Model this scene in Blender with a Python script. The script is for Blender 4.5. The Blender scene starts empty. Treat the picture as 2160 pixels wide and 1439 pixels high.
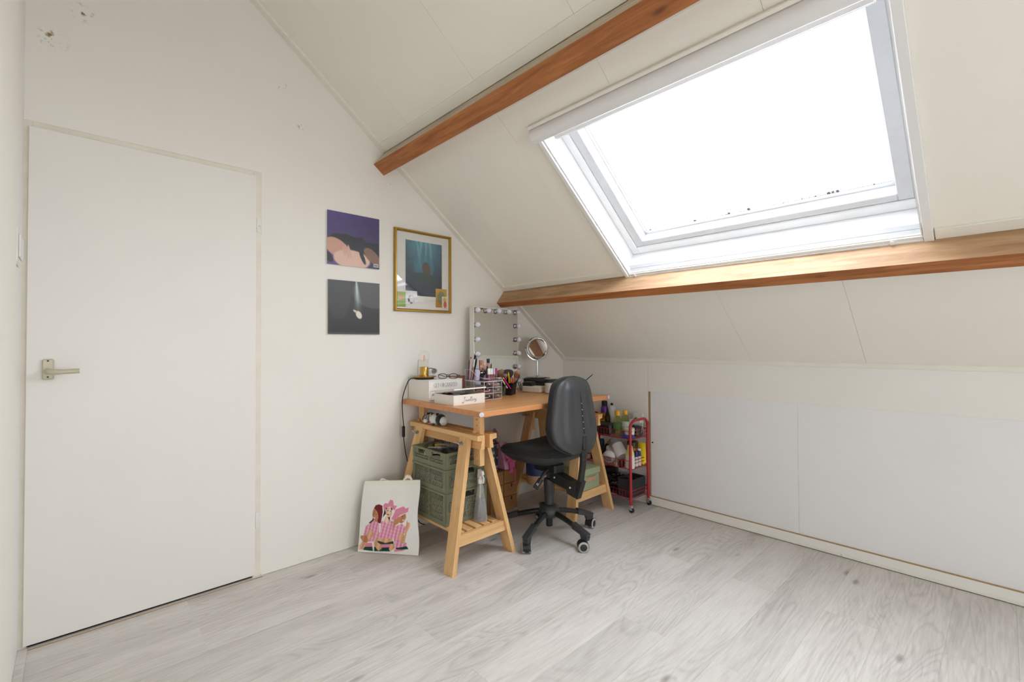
import bpy, bmesh, math, random
import numpy as np
from mathutils import Vector as V, Matrix as MX
from itertools import product

random.seed(7)
S = bpy.context.scene
COL = S.collection
PI = math.pi

# ------------------------------------------------------------------ camera, sky, exposure
cam_data = bpy.data.cameras.new('camera')
cam = bpy.data.objects.new('camera', cam_data)
COL.objects.link(cam)
CAM = V((2.6022, -3.041, 1.1659))
YAW, PITCH, ROLL = -0.8165, 0.0168, -0.0052
fw = V((math.sin(YAW)*math.cos(PITCH), math.cos(YAW)*math.cos(PITCH), math.sin(PITCH)))
rt = fw.cross(V((0, 0, 1))).normalized()
up = rt.cross(fw)
rt, up = math.cos(ROLL)*rt+math.sin(ROLL)*up, -math.sin(ROLL)*rt+math.cos(ROLL)*up
cam.matrix_world = MX(((rt.x, up.x, -fw.x, CAM.x), (rt.y, up.y, -fw.y, CAM.y), (rt.z, up.z, -fw.z, CAM.z), (0, 0, 0, 1)))
cam_data.sensor_width = 36
cam_data.sensor_fit = 'HORIZONTAL'
cam_data.lens = 978.62/2160*36
cam_data.shift_y = -9.94/2160
cam_data.clip_start = 0.02
S.camera = cam

SKY = 5.0
world = bpy.data.worlds.new('overcast_sky')
S.world = world
world.use_nodes = True
bgn = world.node_tree.nodes['Background']
bgn.inputs[0].default_value = (0.93, 0.985, 1.075, 1)
bgn.inputs[1].default_value = SKY
S.view_settings.view_transform = 'Standard'
S.view_settings.look = 'None'
S.view_settings.exposure = 1.36
S.view_settings.gamma = 1
S.view_settings.use_curve_mapping = False
S.cycles.max_bounces = 14
S.cycles.diffuse_bounces = 8
S.cycles.transparent_max_bounces = 96
S.cycles.sample_clamp_indirect = 6
S.cycles.caustics_reflective = False
S.cycles.caustics_refractive = False

TH = math.atan(0.7847)
RC, RS, RA = math.cos(TH), math.sin(TH), 1.0379
ROOF = MX(((1, 0, 0, 0), (0, -RC, -RS, 0), (0, RS, -RC, RA), (0, 0, 0, 1)))   # (x, along slope, depth into room)


def portal(name, mw, sx, sy):
    d = bpy.data.lights.new(name, 'AREA')
    d.shape = 'RECTANGLE'
    d.size, d.size_y = sx, sy
    d.cycles.is_portal = True
    o = bpy.data.objects.new(name, d)
    COL.objects.link(o)
    o.matrix_world = mw


def roof_portal(name, x, s, sx, sy):
    c = ROOF @ V((x, s, -0.24))
    m = MX(((1, 0, 0, c.x), (0, RC, RS, c.y), (0, -RS, RC, c.z), (0, 0, 0, 1)))
    portal(name, m, sx, sy)


roof_portal('skylight_portal', 1.75, 1.34, 1.3, 0.95)
roof_portal('added_skylight_portal', 4.0, 1.34, 1.3, 0.95)  # sampling portal for the added skylight out of view


# ------------------------------------------------------------------ materials
def lin(c):
    return tuple((v/255/12.92 if v/255 <= 0.04045 else ((v/255+0.055)/1.055)**2.4) for v in c[:3])+(1,)


def nt(name):
    m = bpy.data.materials.new(name)
    m.use_nodes = True
    return m, m.node_tree.nodes, m.node_tree.links, m.node_tree.nodes['Principled BSDF']


def shade(c, k):
    return tuple(min(255, max(0, v*k)) for v in c[:3])


MATS = {}


def mat(name, c, rough=0.5, metal=0.0, var=0.05, scale=14, bump=0.0, bscale=300, spec=0.5, stretch=None, coat=0.0, sheen=0.0):
    """plain coloured surface with a little procedural mottling and relief"""
    if name in MATS:
        return MATS[name]
    m, n, l, p = nt(name)
    tc = n.new('ShaderNodeTexCoord')
    src = tc.outputs['Object']
    if stretch:
        mp = n.new('ShaderNodeMapping')
        mp.inputs['Scale'].default_value = stretch
        l.new(src, mp.inputs[0])
        src = mp.outputs[0]
    no = n.new('ShaderNodeTexNoise')
    no.inputs['Scale'].default_value = scale
    no.inputs['Detail'].default_value = 4
    l.new(src, no.inputs['Vector'])
    mx = n.new('ShaderNodeMix')
    mx.data_type = 'RGBA'
    mx.inputs[6].default_value = lin(shade(c, 1-var))
    mx.inputs[7].default_value = lin(shade(c, 1+var))
    l.new(no.outputs['Fac'], mx.inputs[0])
    l.new(mx.outputs[2], p.inputs['Base Color'])
    p.inputs['Roughness'].default_value = rough
    p.inputs['Metallic'].default_value = metal
    p.inputs['Specular IOR Level'].default_value = spec
    p.inputs['Coat Weight'].default_value = coat
    p.inputs['Sheen Weight'].default_value = sheen
    if bump:
        nb = n.new('ShaderNodeTexNoise')
        nb.inputs['Scale'].default_value = bscale
        nb.inputs['Detail'].default_value = 3
        l.new(src, nb.inputs['Vector'])
        b = n.new('ShaderNodeBump')
        b.inputs['Strength'].default_value = bump
        b.inputs['Distance'].default_value = 0.002
        l.new(nb.outputs['Fac'], b.inputs['Height'])
        l.new(b.outputs[0], p.inputs['Normal'])
    MATS[name] = m
    return m


def wood(name, c1, c2, axis=0, freq=30, rough=0.5, knots=0.0, ck=(70, 40, 20), per_object=True, stretch=12, spec=0.4):
    """grain running along one axis, with optional knots"""
    if name in MATS:
        return MATS[name]
    m, n, l, p = nt(name)
    tc = n.new('ShaderNodeTexCoord')
    add = n.new('ShaderNodeVectorMath')
    add.operation = 'ADD'
    l.new(tc.outputs['Object'], add.inputs[0])
    if per_object:
        oi = n.new('ShaderNodeObjectInfo')
        ml = n.new('ShaderNodeMath')
        ml.operation = 'MULTIPLY'
        ml.inputs[1].default_value = 37.0
        l.new(oi.outputs['Random'], ml.inputs[0])
        l.new(ml.outputs[0], add.inputs[1])
    mp = n.new('ShaderNodeMapping')
    sc = [freq]*3
    sc[axis] = freq/stretch
    mp.inputs['Scale'].default_value = sc
    l.new(add.outputs[0], mp.inputs[0])
    n1 = n.new('ShaderNodeTexNoise')
    n1.inputs['Scale'].default_value = 1.0
    n1.inputs['Detail'].default_value = 6
    n1.inputs['Roughness'].default_value = 0.65
    n1.inputs['Distortion'].default_value = 0.6
    l.new(mp.outputs[0], n1.inputs['Vector'])
    r = n.new('ShaderNodeValToRGB')
    r.color_ramp.elements[0].position = 0.33
    r.color_ramp.elements[0].color = lin(c1)
    r.color_ramp.elements[1].position = 0.68
    r.color_ramp.elements[1].color = lin(c2)
    l.new(n1.outputs['Fac'], r.inputs[0])
    out = r.outputs[0]
    if knots:
        sk = [freq*0.16]*3
        sk[axis] = freq*0.16/2.6
        mk = n.new('ShaderNodeMapping')
        mk.inputs['Scale'].default_value = sk
        l.new(add.outputs[0], mk.inputs[0])
        vo = n.new('ShaderNodeTexVoronoi')
        vo.inputs['Scale'].default_value = 1.0
        l.new(mk.outputs[0], vo.inputs['Vector'])
        rk = n.new('ShaderNodeValToRGB')
        rk.color_ramp.elements[0].position = 0.03*knots
        rk.color_ramp.elements[0].color = (1, 1, 1, 1)
        rk.color_ramp.elements[1].position = 0.12*knots
        rk.color_ramp.elements[1].color = (0, 0, 0, 1)
        l.new(vo.outputs['Distance'], rk.inputs[0])
        mx = n.new('ShaderNodeMix')
        mx.data_type = 'RGBA'
        l.new(rk.outputs[0], mx.inputs[0])
        l.new(out, mx.inputs[6])
        mx.inputs[7].default_value = lin(ck)
        out = mx.outputs[2]
    l.new(out, p.inputs['Base Color'])
    p.inputs['Roughness'].default_value = rough
    p.inputs['Specular IOR Level'].default_value = spec
    MATS[name] = m
    return m


def clear(name, c=(255, 255, 255), alpha=0.12, body=None, rough=0.05, edge=0.6, gloss=False):
    """thin clear plastic or glass: mostly transparent with a glossy coat"""
    if name in MATS:
        return MATS[name]
    m, n, l, p = nt(name)
    out = n['Material Output']
    tr = n.new('ShaderNodeBsdfTransparent')
    tr.inputs[0].default_value = lin(c)
    no = n.new('ShaderNodeTexNoise')
    no.inputs['Scale'].default_value = 20
    mr = n.new('ShaderNodeMapRange')
    mr.inputs['To Min'].default_value = rough*0.8
    mr.inputs['To Max'].default_value = rough*1.2
    l.new(no.outputs['Fac'], mr.inputs['Value'])
    l.new(mr.outputs[0], p.inputs['Roughness'])
    p.inputs['Base Color'].default_value = lin(body or c)
    fr = n.new('ShaderNodeLayerWeight')
    fr.inputs['Blend'].default_value = 0.5
    pw = n.new('ShaderNodeMath')
    pw.operation = 'POWER'
    pw.inputs[1].default_value = 4.0
    l.new(fr.outputs['Facing'], pw.inputs[0])
    sc = n.new('ShaderNodeMath')
    sc.operation = 'MULTIPLY'
    sc.inputs[1].default_value = edge
    l.new(pw.outputs[0], sc.inputs[0])
    ad = n.new('ShaderNodeMath')
    ad.operation = 'ADD'
    ad.use_clamp = True
    ad.inputs[1].default_value = alpha
    l.new(sc.outputs[0], ad.inputs[0])
    mx = n.new('ShaderNodeMixShader')
    l.new(ad.outputs[0], mx.inputs[0])
    l.new(tr.outputs[0], mx.inputs[1])
    if gloss:
        gl = n.new('ShaderNodeBsdfGlossy')
        l.new(mr.outputs[0], gl.inputs['Roughness'])
        l.new(gl.outputs[0], mx.inputs[2])
    else:
        l.new(p.outputs[0], mx.inputs[2])
    l.new(mx.outputs[0], out.inputs[0])
    MATS[name] = m
    return m


def painted(name, rough=0.5, coat=0.0):
    """colour comes from the print stored on the mesh"""
    m, n, l, p = nt(name)
    at = n.new('ShaderNodeAttribute')
    at.attribute_name = 'print'
    no = n.new('ShaderNodeTexNoise')
    no.inputs['Scale'].default_value = 120
    mx = n.new('ShaderNodeMix')
    mx.data_type = 'RGBA'
    mx.blend_type = 'MULTIPLY'
    mx.inputs[0].default_value = 0.06
    l.new(at.outputs['Color'], mx.inputs[6])
    l.new(no.outputs['Fac'], mx.inputs[7])
    l.new(mx.outputs[2], p.inputs['Base Color'])
    p.inputs['Roughness'].default_value = rough
    p.inputs['Coat Weight'].default_value = coat
    return m


# ------------------------------------------------------------------ mesh builder
class B:
    def __init__(s, M=None):
        s.v, s.f, s.M = [], [], M

    def add(s, vs, fs):
        k = len(s.v)
        s.v += [tuple(s.M @ V(q)) for q in vs] if s.M else [tuple(q) for q in vs]
        s.f += [tuple(i+k for i in q) for q in fs]
        return s

    def box(s, lo, hi, b=0.0):
        lo, hi = [min(p, q) for p, q in zip(lo, hi)], [max(p, q) for p, q in zip(lo, hi)]
        b = min(b, *[(q-p)*0.45 for p, q in zip(lo, hi)])
        cs = list(product((0, 1), repeat=3))
        ix = {c: i for i, c in enumerate(cs)}
        if b <= 0:
            vs = [[(lo, hi)[c[k]][k] for k in range(3)] for c in cs]
            fs = []
            for a in range(3):
                o = [k for k in range(3) if k != a]
                for sd in (0, 1):
                    q = []
                    for i, j in ((0, 0), (1, 0), (1, 1), (0, 1)):
                        c = [0, 0, 0]
                        c[a], c[o[0]], c[o[1]] = sd, i, j
                        q.append(ix[tuple(c)])
                    fs.append(q)
            return s.add(vs, fs)
        vs = []
        for c in cs:
            for a in range(3):
                vs.append([(lo, hi)[c[k]][k]+(0 if k == a else (b if c[k] == 0 else -b)) for k in range(3)])
        fs = []
        for a in range(3):
            o = [k for k in range(3) if k != a]
            for sd in (0, 1):
                q = []
                for i, j in ((0, 0), (1, 0), (1, 1), (0, 1)):
                    c = [0, 0, 0]
                    c[a], c[o[0]], c[o[1]] = sd, i, j
                    q.append(ix[tuple(c)]*3+a)
                fs.append(q)
            for i, j in product((0, 1), repeat=2):
                c = [0, 0, 0]
                c[o[0]], c[o[1]] = i, j
                c0 = ix[tuple(c)]
                c[a] = 1
                c1 = ix[tuple(c)]
                fs.append((c0*3+o[0], c1*3+o[0], c1*3+o[1], c0*3+o[1]))
        for c in cs:
            i = ix[c]*3
            fs.append((i, i+1, i+2))
        return s.add(vs, fs)

    def hexa(s, p):
        """eight corners: four of one end, four of the other, same order"""
        return s.add(p, [(0, 1, 2, 3), (4, 5, 6, 7), (0, 1, 5, 4), (1, 2, 6, 5), (2, 3, 7, 6), (3, 0, 4, 7)])

    def bar(s, p0, p1, w, h, ref=(0, 0, 1), b=0.0):
        """board from p0 to p1; w across, h along ref"""
        p0, p1 = V(p0), V(p1)
        d = p1-p0
        L = d.length
        d.normalize()
        r = V(ref)
        a = d.cross(r).normalized()
        r = a.cross(d).normalized()
        old = s.M
        m = MX(((d.x, a.x, r.x, p0.x), (d.y, a.y, r.y, p0.y), (d.z, a.z, r.z, p0.z), (0, 0, 0, 1)))
        s.M = old @ m if old else m
        s.box((0, -w/2, -h/2), (L, w/2, h/2), b)
        s.M = old
        return s

    def tube(s, pts, r, n=8, closed=False, caps=True):
        pts = [V(p) for p in pts]
        m = len(pts)
        rr = r if isinstance(r, (list, tuple)) else [r]*m
        tans = []
        for i in range(m):
            if closed:
                t = pts[(i+1) % m]-pts[i-1]
            else:
                t = pts[min(i+1, m-1)]-pts[max(i-1, 0)]
            tans.append(t.normalized() if t.length > 1e-9 else V((0, 0, 1)))
        t0 = tans[0]
        ref = V((0, 0, 1)) if abs(t0.z) < 0.9 else V((1, 0, 0))
        a = t0.cross(ref).normalized()
        vs = []
        for i in range(m):
            t = tans[i]
            a = (a-t*a.dot(t)).normalized()
            b = t.cross(a)
            for k in range(n):
                an = 2*PI*k/n
                vs.append(pts[i]+(a*math.cos(an)+b*math.sin(an))*rr[i])
        fs = []
        for i in range(m if closed else m-1):
            j = (i+1) % m
            for k in range(n):
                q = (k+1) % n
                fs.append((i*n+k, i*n+q, j*n+q, j*n+k))
        if caps and not closed:
            fs.append(tuple(range(n)))
            fs.append(tuple((m-1)*n+k for k in range(n)))
        return s.add(vs, fs)

    def cyl(s, p0, p1, r0, r1=None, n=16):
        return s.tube([p0, p1], [r0, r0 if r1 is None else r1], n)

    def lathe(s, prof, c=(0, 0, 0), n=20, sx=1.0, sy=1.0, d=None):
        """profile [(r, z)...] turned about an axis through c (default up)"""
        c = V(c)
        if d is None:
            ax, ay, az = V((1, 0, 0)), V((0, 1, 0)), V((0, 0, 1))
        else:
            az = V(d).normalized()
            ref = V((0, 0, 1)) if abs(az.z) < 0.9 else V((1, 0, 0))
            ax = az.cross(ref).normalized()
            ay = az.cross(ax)
        vs, fs, rows = [], [], []
        for r, z in prof:
            if r <= 1e-6:
                rows.append([len(vs)])
                vs.append(c+az*z)
            else:
                rows.append(list(range(len(vs), len(vs)+n)))
                for k in range(n):
                    an = 2*PI*k/n
                    vs.append(c+ax*(r*sx*math.cos(an))+ay*(r*sy*math.sin(an))+az*z)
        for a, b in zip(rows[:-1], rows[1:]):
            if len(a) == 1 and len(b) == 1:
                continue
            for k in range(n):
                q = (k+1) % n
                if len(a) == 1:
                    fs.append((a[0], b[k], b[q]))
                elif len(b) == 1:
                    fs.append((a[k], a[q], b[0]))
                else:
                    fs.append((a[k], a[q], b[q], b[k]))
        return s.add(vs, fs)

    def ball(s, c, r, n=14, m=9, sc=(1, 1, 1), R=None):
        old = s.M
        t = MX.Translation(V(c)) @ (R.to_4x4() if R else MX()) @ MX.Diagonal((sc[0], sc[1], sc[2], 1))
        s.M = old @ t if old else t
        s.lathe([(r*math.sin(PI*i/m), -r*math.cos(PI*i/m)) for i in range(m+1)], n=n)
        s.M = old
        return s

    def prism(s, poly, ext):
        """polygon of 3-D points pushed along ext"""
        p = [V(q) for q in poly]
        e = V(ext)
        n = len(p)
        return s.add(p+[q+e for q in p], [tuple(range(n)), tuple(range(n, 2*n))]+[(i, (i+1) % n, n+(i+1) % n, n+i) for i in range(n)])

    def solid(s, fa, fb, nu, nv):
        """closed body between two surfaces fa(u,v), fb(u,v)"""
        g = lambda f: [f(i/nu, j/nv) for j in range(nv+1) for i in range(nu+1)]
        N = (nu+1)*(nv+1)
        fs = []
        for j in range(nv):
            for i in range(nu):
                k = j*(nu+1)+i
                q = (k, k+1, k+nu+2, k+nu+1)
                fs.append(q)
                fs.append(tuple(N+x for x in q))
        bd = [i for i in range(nu+1)]+[j*(nu+1)+nu for j in range(1, nv+1)]+[nv*(nu+1)+i for i in range(nu-1, -1, -1)]+[j*(nu+1) for j in range(nv-1, 0, -1)]
        for a, b in zip(bd, bd[1:]+bd[:1]):
            fs.append((a, b, N+b, N+a))
        return s.add(g(fa)+g(fb), fs)

    def ribbon(s, pts, w, nrm):
        """flat printed stroke on a face with normal nrm"""
        pts = [V(p) for p in pts]
        nrm = V(nrm)
        vs = []
        for i, p in enumerate(pts):
            t = (pts[min(i+1, len(pts)-1)]-pts[max(i-1, 0)]).normalized()
            q = nrm.cross(t).normalized()*(w if not isinstance(w, list) else w[i])/2
            vs += [p-q, p+q]
        return s.add(vs, [(2*i, 2*i+1, 2*i+3, 2*i+2) for i in range(len(pts)-1)])

    def mesh(s, name, off=V((0, 0, 0)), smooth=True, angle=35):
        me = bpy.data.meshes.new(name)
        me.from_pydata([(a-off.x, b-off.y, c-off.z) for a, b, c in s.v], [], s.f)
        bm = bmesh.new()
        bm.from_mesh(me)
        bmesh.ops.recalc_face_normals(bm, faces=bm.faces)
        bm.to_mesh(me)
        bm.free()
        if smooth:
            me.polygons.foreach_set('use_smooth', [True]*len(me.polygons))
            me.set_sharp_from_angle(angle=math.radians(angle))
        return me


OFF = {}


def obj(name, b, m, parent=None, smooth=True, angle=35, **kw):
    """one mesh object; world coordinates are given, the parent's base point is taken off"""
    if parent is not None:
        off = OFF.get(parent.name, V((0, 0, 0)))
        o = bpy.data.objects.new(name, b.mesh(name, off, smooth, angle))
        COL.objects.link(o)
        o.parent = parent
        OFF[o.name] = off
    else:
        xs = np.array(b.v)
        c = (xs.min(0)+xs.max(0))/2
        off = V((c[0], c[1], xs[:, 2].min()))
        o = bpy.data.objects.new(name, b.mesh(name, off, smooth, angle))
        COL.objects.link(o)
        o.location = off
        OFF[o.name] = off
    for x in (m if isinstance(m, list) else [m]):
        o.data.materials.append(x)
    for k, v in kw.items():
        o[k] = v
    return o


def thing(name, label, cat, loc, group=None):
    o = bpy.data.objects.new(name, None)
    COL.objects.link(o)
    o.location = V(loc)
    o.empty_display_size = 0.05
    o['label'], o['category'] = label, cat
    if group:
        o['group'] = group
    OFF[o.name] = V(loc)
    return o


def tag(o, label, cat, group=None):
    o['label'], o['category'] = label, cat
    if group:
        o['group'] = group
    return o


def struct(name, b, m, parent=None, smooth=True, label=None):
    o = obj(name, b, m, parent, smooth)
    if parent is None:
        o['kind'] = 'structure'
    if label:
        o['label'] = label
    return o


def struct_root(name, loc, label=None):
    o = bpy.data.objects.new(name, None)
    COL.objects.link(o)
    o.location = V(loc)
    o.empty_display_size = 0.05
    o['kind'] = 'structure'
    if label:
        o['label'] = label
    OFF[o.name] = V(loc)
    return o


def copy_tree(o, parent=None):
    c = o.copy()
    COL.objects.link(c)
    if parent is not None:
        c.parent = parent
    for ch in list(o.children):
        copy_tree(ch, c)
    return c


def in_poly(u, v, poly):
    r = np.zeros(u.shape, bool)
    n = len(poly)
    for i in range(n):
        x0, y0 = poly[i]
        x1, y1 = poly[(i+1) % n]
        if y0 == y1:
            continue
        c = ((y0 > v) != (y1 > v)) & (u < (x1-x0)*(v-y0)/(y1-y0)+x0)
        r ^= c
    return r


def print_sheet(name, fpos, paint, nu, nv, m, parent=None, back=None, **kw):
    """sheet over (u, v) in 0..1, v downwards, coloured by paint(u, v) -> rgb 0..255 array"""
    us, vs = np.meshgrid(np.linspace(0, 1, nu+1), np.linspace(0, 1, nv+1))
    u, v = us.ravel(), vs.ravel()
    b = B()
    if back is None:
        vv = [fpos(a, c) for a, c in zip(u, v)]
        fs = []
        for j in range(nv):
            for i in range(nu):
                k = j*(nu+1)+i
                fs.append((k, k+1, k+nu+2, k+nu+1))
        b.add(vv, fs)
    else:
        b.solid(lambda p, q: fpos(p, q), lambda p, q: back(p, q), nu, nv)
    acc = 0
    for du in (-0.36, -0.12, 0.12, 0.36):
        for dv in (-0.36, -0.12, 0.12, 0.36):
            acc = acc+np.clip(paint(np.clip(u+du*1.2/nu, 0, 1), np.clip(v+dv*1.2/nv, 0, 1)), 0, 255)
    col = acc/16/255
    col = np.where(col <= 0.04045, col/12.92, ((col+0.055)/1.055)**2.4)
    if back is not None:
        col = np.concatenate([col, np.full_like(col, 0.72)])
    o = obj(name, b, m, parent, **kw)
    at = o.data.color_attributes.new('print', 'FLOAT_COLOR', 'POINT')
    at.data.foreach_set('color', np.column_stack([col, np.ones(len(col))]).astype(np.float32).ravel())
    return o


def catmull(pts, k=4):
    pts = [V(p) for p in pts]
    q = [pts[0]]+pts+[pts[-1]]
    out = []
    for i in range(1, len(q)-2):
        a, b, c, d = q[i-1:i+3]
        for j in range(k):
            t = j/k
            out.append(0.5*((2*b)+(c-a)*t+(2*a-5*b+4*c-d)*t*t+(3*b-a-3*c+d)*t**3))
    out.append(pts[-1])
    return out


def dim2(p):
    return p.to_2d()


def sstep(a, b, x):
    t = min(1, max(0, (x-a)/(b-a)))
    return t*t*(3-2*t)
# ------------------------------------------------------------------ shared materials
W_ROOF = mat('painted_board_warm', (233, 230, 220), 0.55, var=0.012, scale=2.5, bump=0.05, bscale=500)
W_KNEE = mat('painted_board_cool', (233, 231, 227), 0.5, var=0.012, scale=3, bump=0.04, bscale=600)
W_HATCH = mat('painted_hatch', (232, 232, 234), 0.5, var=0.012, scale=3, bump=0.04, bscale=600)
W_TRIM = mat('painted_trim', (229, 226, 217), 0.5, var=0.02, scale=9)
W_DOOR = mat('painted_door', (228, 225, 219), 0.45, var=0.01, scale=2)
W_FRAME = mat('painted_frame', (222, 216, 203), 0.5, var=0.06, scale=12)
W_WIN = mat('window_lacquer', (236, 237, 238), 0.35, var=0.01)
W_ALU = mat('white_aluminium', (226, 226, 226), 0.3, var=0.01)
GREY_SASH = mat('grey_lacquer', (205, 207, 210), 0.4, var=0.03, scale=30)
MDF = mat('raw_fibreboard', (165, 135, 98), 0.8, var=0.08, scale=60)
DARK = mat('dark_gap', (45, 44, 40), 0.9, var=0.1)
BLACK = mat('black_plastic', (30, 31, 32), 0.42, var=0.08, scale=60, bump=0.08, bscale=700)
CHROME = mat('chrome', (205, 206, 208), 0.12, metal=1.0, var=0.02)
STEEL = mat('zinc_steel', (176, 178, 178), 0.35, metal=1.0, var=0.08, scale=80)
WHITE = mat('white_paint', (228, 226, 221), 0.5, var=0.025, scale=20)
RUBBER = mat('black_rubber', (22, 22, 23), 0.7, var=0.1)


def wall_material():
    m, n, l, p = nt('cream_wallpaper')
    tc = n.new('ShaderNodeTexCoord')
    no = n.new('ShaderNodeTexNoise')
    no.inputs['Scale'].default_value = 2.2
    no.inputs['Detail'].default_value = 5
    l.new(tc.outputs['Object'], no.inputs['Vector'])
    base = n.new('ShaderNodeMix')
    base.data_type = 'RGBA'
    base.inputs[6].default_value = lin((228, 224, 216))
    base.inputs[7].default_value = lin((232, 229, 223))
    l.new(no.outputs['Fac'], base.inputs[0])
    fine = n.new('ShaderNodeTexNoise')
    fine.inputs['Scale'].default_value = 55
    fine.inputs['Detail'].default_value = 3
    l.new(tc.outputs['Object'], fine.inputs['Vector'])
    geo = n.new('ShaderNodeNewGeometry')
    total = None
    for y, z, r in ((-3.03, 2.55, 0.045), (-3.12, 2.40, 0.055), (-2.252, 2.527, 0.034), (-2.162, 2.366, 0.036), (-1.62, 2.16, 0.012)):
        d = n.new('ShaderNodeVectorMath')
        d.operation = 'DISTANCE'
        d.inputs[1].default_value = (0, y, z)
        l.new(geo.outputs['Position'], d.inputs[0])
        mr = n.new('ShaderNodeMapRange')
        mr.inputs['From Min'].default_value = r
        mr.inputs['From Max'].default_value = r*0.3
        l.new(d.outputs['Value'], mr.inputs['Value'])
        if total is None:
            total = mr.outputs[0]
        else:
            a = n.new('ShaderNodeMath')
            a.operation = 'MAXIMUM'
            l.new(total, a.inputs[0])
            l.new(mr.outputs[0], a.inputs[1])
            total = a.outputs[0]
    th = n.new('ShaderNodeMapRange')
    th.inputs['From Min'].default_value = 0.55
    th.inputs['From Max'].default_value = 0.7
    l.new(fine.outputs['Fac'], th.inputs['Value'])
    mu = n.new('ShaderNodeMath')
    mu.operation = 'MULTIPLY'
    l.new(th.outputs[0], mu.inputs[0])
    l.new(total, mu.inputs[1])
    mx = n.new('ShaderNodeMix')
    mx.data_type = 'RGBA'
    l.new(mu.outputs[0], mx.inputs[0])
    l.new(base.outputs[2], mx.inputs[6])
    mx.inputs[7].default_value = lin((128, 104, 62))
    l.new(mx.outputs[2], p.inputs['Base Color'])
    p.inputs['Roughness'].default_value = 0.7
    bn = n.new('ShaderNodeTexNoise')
    bn.inputs['Scale'].default_value = 260
    l.new(tc.outputs['Object'], bn.inputs['Vector'])
    bu = n.new('ShaderNodeBump')
    bu.inputs['Strength'].default_value = 0.08
    bu.inputs['Distance'].default_value = 0.002
    l.new(bn.outputs['Fac'], bu.inputs['Height'])
    l.new(bu.outputs[0], p.inputs['Normal'])
    return m


def floor_material():
    m, n, l, p = nt('grey_oak_laminate')
    tc = n.new('ShaderNodeTexCoord')
    oi = n.new('ShaderNodeObjectInfo')
    ml = n.new('ShaderNodeMath')
    ml.operation = 'MULTIPLY'
    ml.inputs[1].default_value = 53.0
    l.new(oi.outputs['Random'], ml.inputs[0])
    add = n.new('ShaderNodeVectorMath')
    add.operation = 'ADD'
    l.new(tc.outputs['Object'], add.inputs[0])
    l.new(ml.outputs[0], add.inputs[1])

    def mapped(sc):
        mp = n.new('ShaderNodeMapping')
        mp.inputs['Scale'].default_value = sc
        l.new(add.outputs[0], mp.inputs[0])
        return mp.outputs[0]

    def noise(vec, detail=4, dist=0.0, rough=0.6):
        no = n.new('ShaderNodeTexNoise')
        no.inputs['Scale'].default_value = 1.0
        no.inputs['Detail'].default_value = detail
        no.inputs['Distortion'].default_value = dist
        no.inputs['Roughness'].default_value = rough
        l.new(vec, no.inputs['Vector'])
        return no.outputs['Fac']

    def math_(op, a, b):
        x = n.new('ShaderNodeMath')
        x.operation = op
        for i, q in enumerate((a, b)):
            if q is None:
                continue
            if isinstance(q, (int, float)):
                x.inputs[i].default_value = q
            else:
                l.new(q, x.inputs[i])
        return x.outputs[0]
    fibre = noise(mapped((120, 6.5, 1)), 5, 0.4, 0.7)
    field = noise(mapped((5.2, 0.85, 1)), 1.5, 0.6, 0.5)
    rings = math_('SINE', math_('MULTIPLY', field, 150.0), None)
    rings = math_('POWER', math_('MULTIPLY', math_('ADD', rings, 1.0), 0.5), 3.0)
    broad = noise(mapped((5, 1.1, 1)), 3, 0.2)
    mask = n.new('ShaderNodeMapRange')
    mask.inputs['From Min'].default_value = 0.4
    mask.inputs['From Max'].default_value = 0.56
    l.new(broad, mask.inputs['Value'])
    rings = math_('MULTIPLY', rings, mask.outputs[0])
    s = math_('ADD', math_('MULTIPLY', fibre, 0.5), math_('MULTIPLY', rings, 0.095))
    s = math_('ADD', s, math_('MULTIPLY', broad, 0.30))
    r = n.new('ShaderNodeValToRGB')
    e = r.color_ramp.elements
    e[0].position, e[0].color = 0.33, lin((212, 208, 203))
    e[1].position, e[1].color = 0.72, lin((160, 155, 149))
    l.new(s, r.inputs[0])
    # knots
    vo = n.new('ShaderNodeTexVoronoi')
    vo.inputs['Scale'].default_value = 1.0
    l.new(mapped((5.0, 1.9, 1)), vo.inputs['Vector'])
    k = n.new('ShaderNodeMapRange')
    k.inputs['From Min'].default_value = 0.085
    k.inputs['From Max'].default_value = 0.03
    l.new(vo.outputs['Distance'], k.inputs['Value'])
    mx = n.new('ShaderNodeMix')
    mx.data_type = 'RGBA'
    l.new(math_('MULTIPLY', k.outputs[0], 0.6), mx.inputs[0])
    l.new(r.outputs[0], mx.inputs[6])
    mx.inputs[7].default_value = lin((112, 104, 96))
    hs = n.new('ShaderNodeHueSaturation')
    vr = n.new('ShaderNodeMapRange')
    vr.inputs['To Min'].default_value = 0.93
    vr.inputs['To Max'].default_value = 1.05
    l.new(oi.outputs['Random'], vr.inputs['Value'])
    l.new(vr.outputs[0], hs.inputs['Value'])
    l.new(mx.outputs[2], hs.inputs['Color'])
    l.new(hs.outputs[0], p.inputs['Base Color'])
    p.inputs['Roughness'].default_value = 0.5
    p.inputs['Specular IOR Level'].default_value = 0.35
    return m


WALLM = wall_material()
FLOORM = floor_material()
XE = 5.6          # far end of the room, behind the camera's right shoulder


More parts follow.
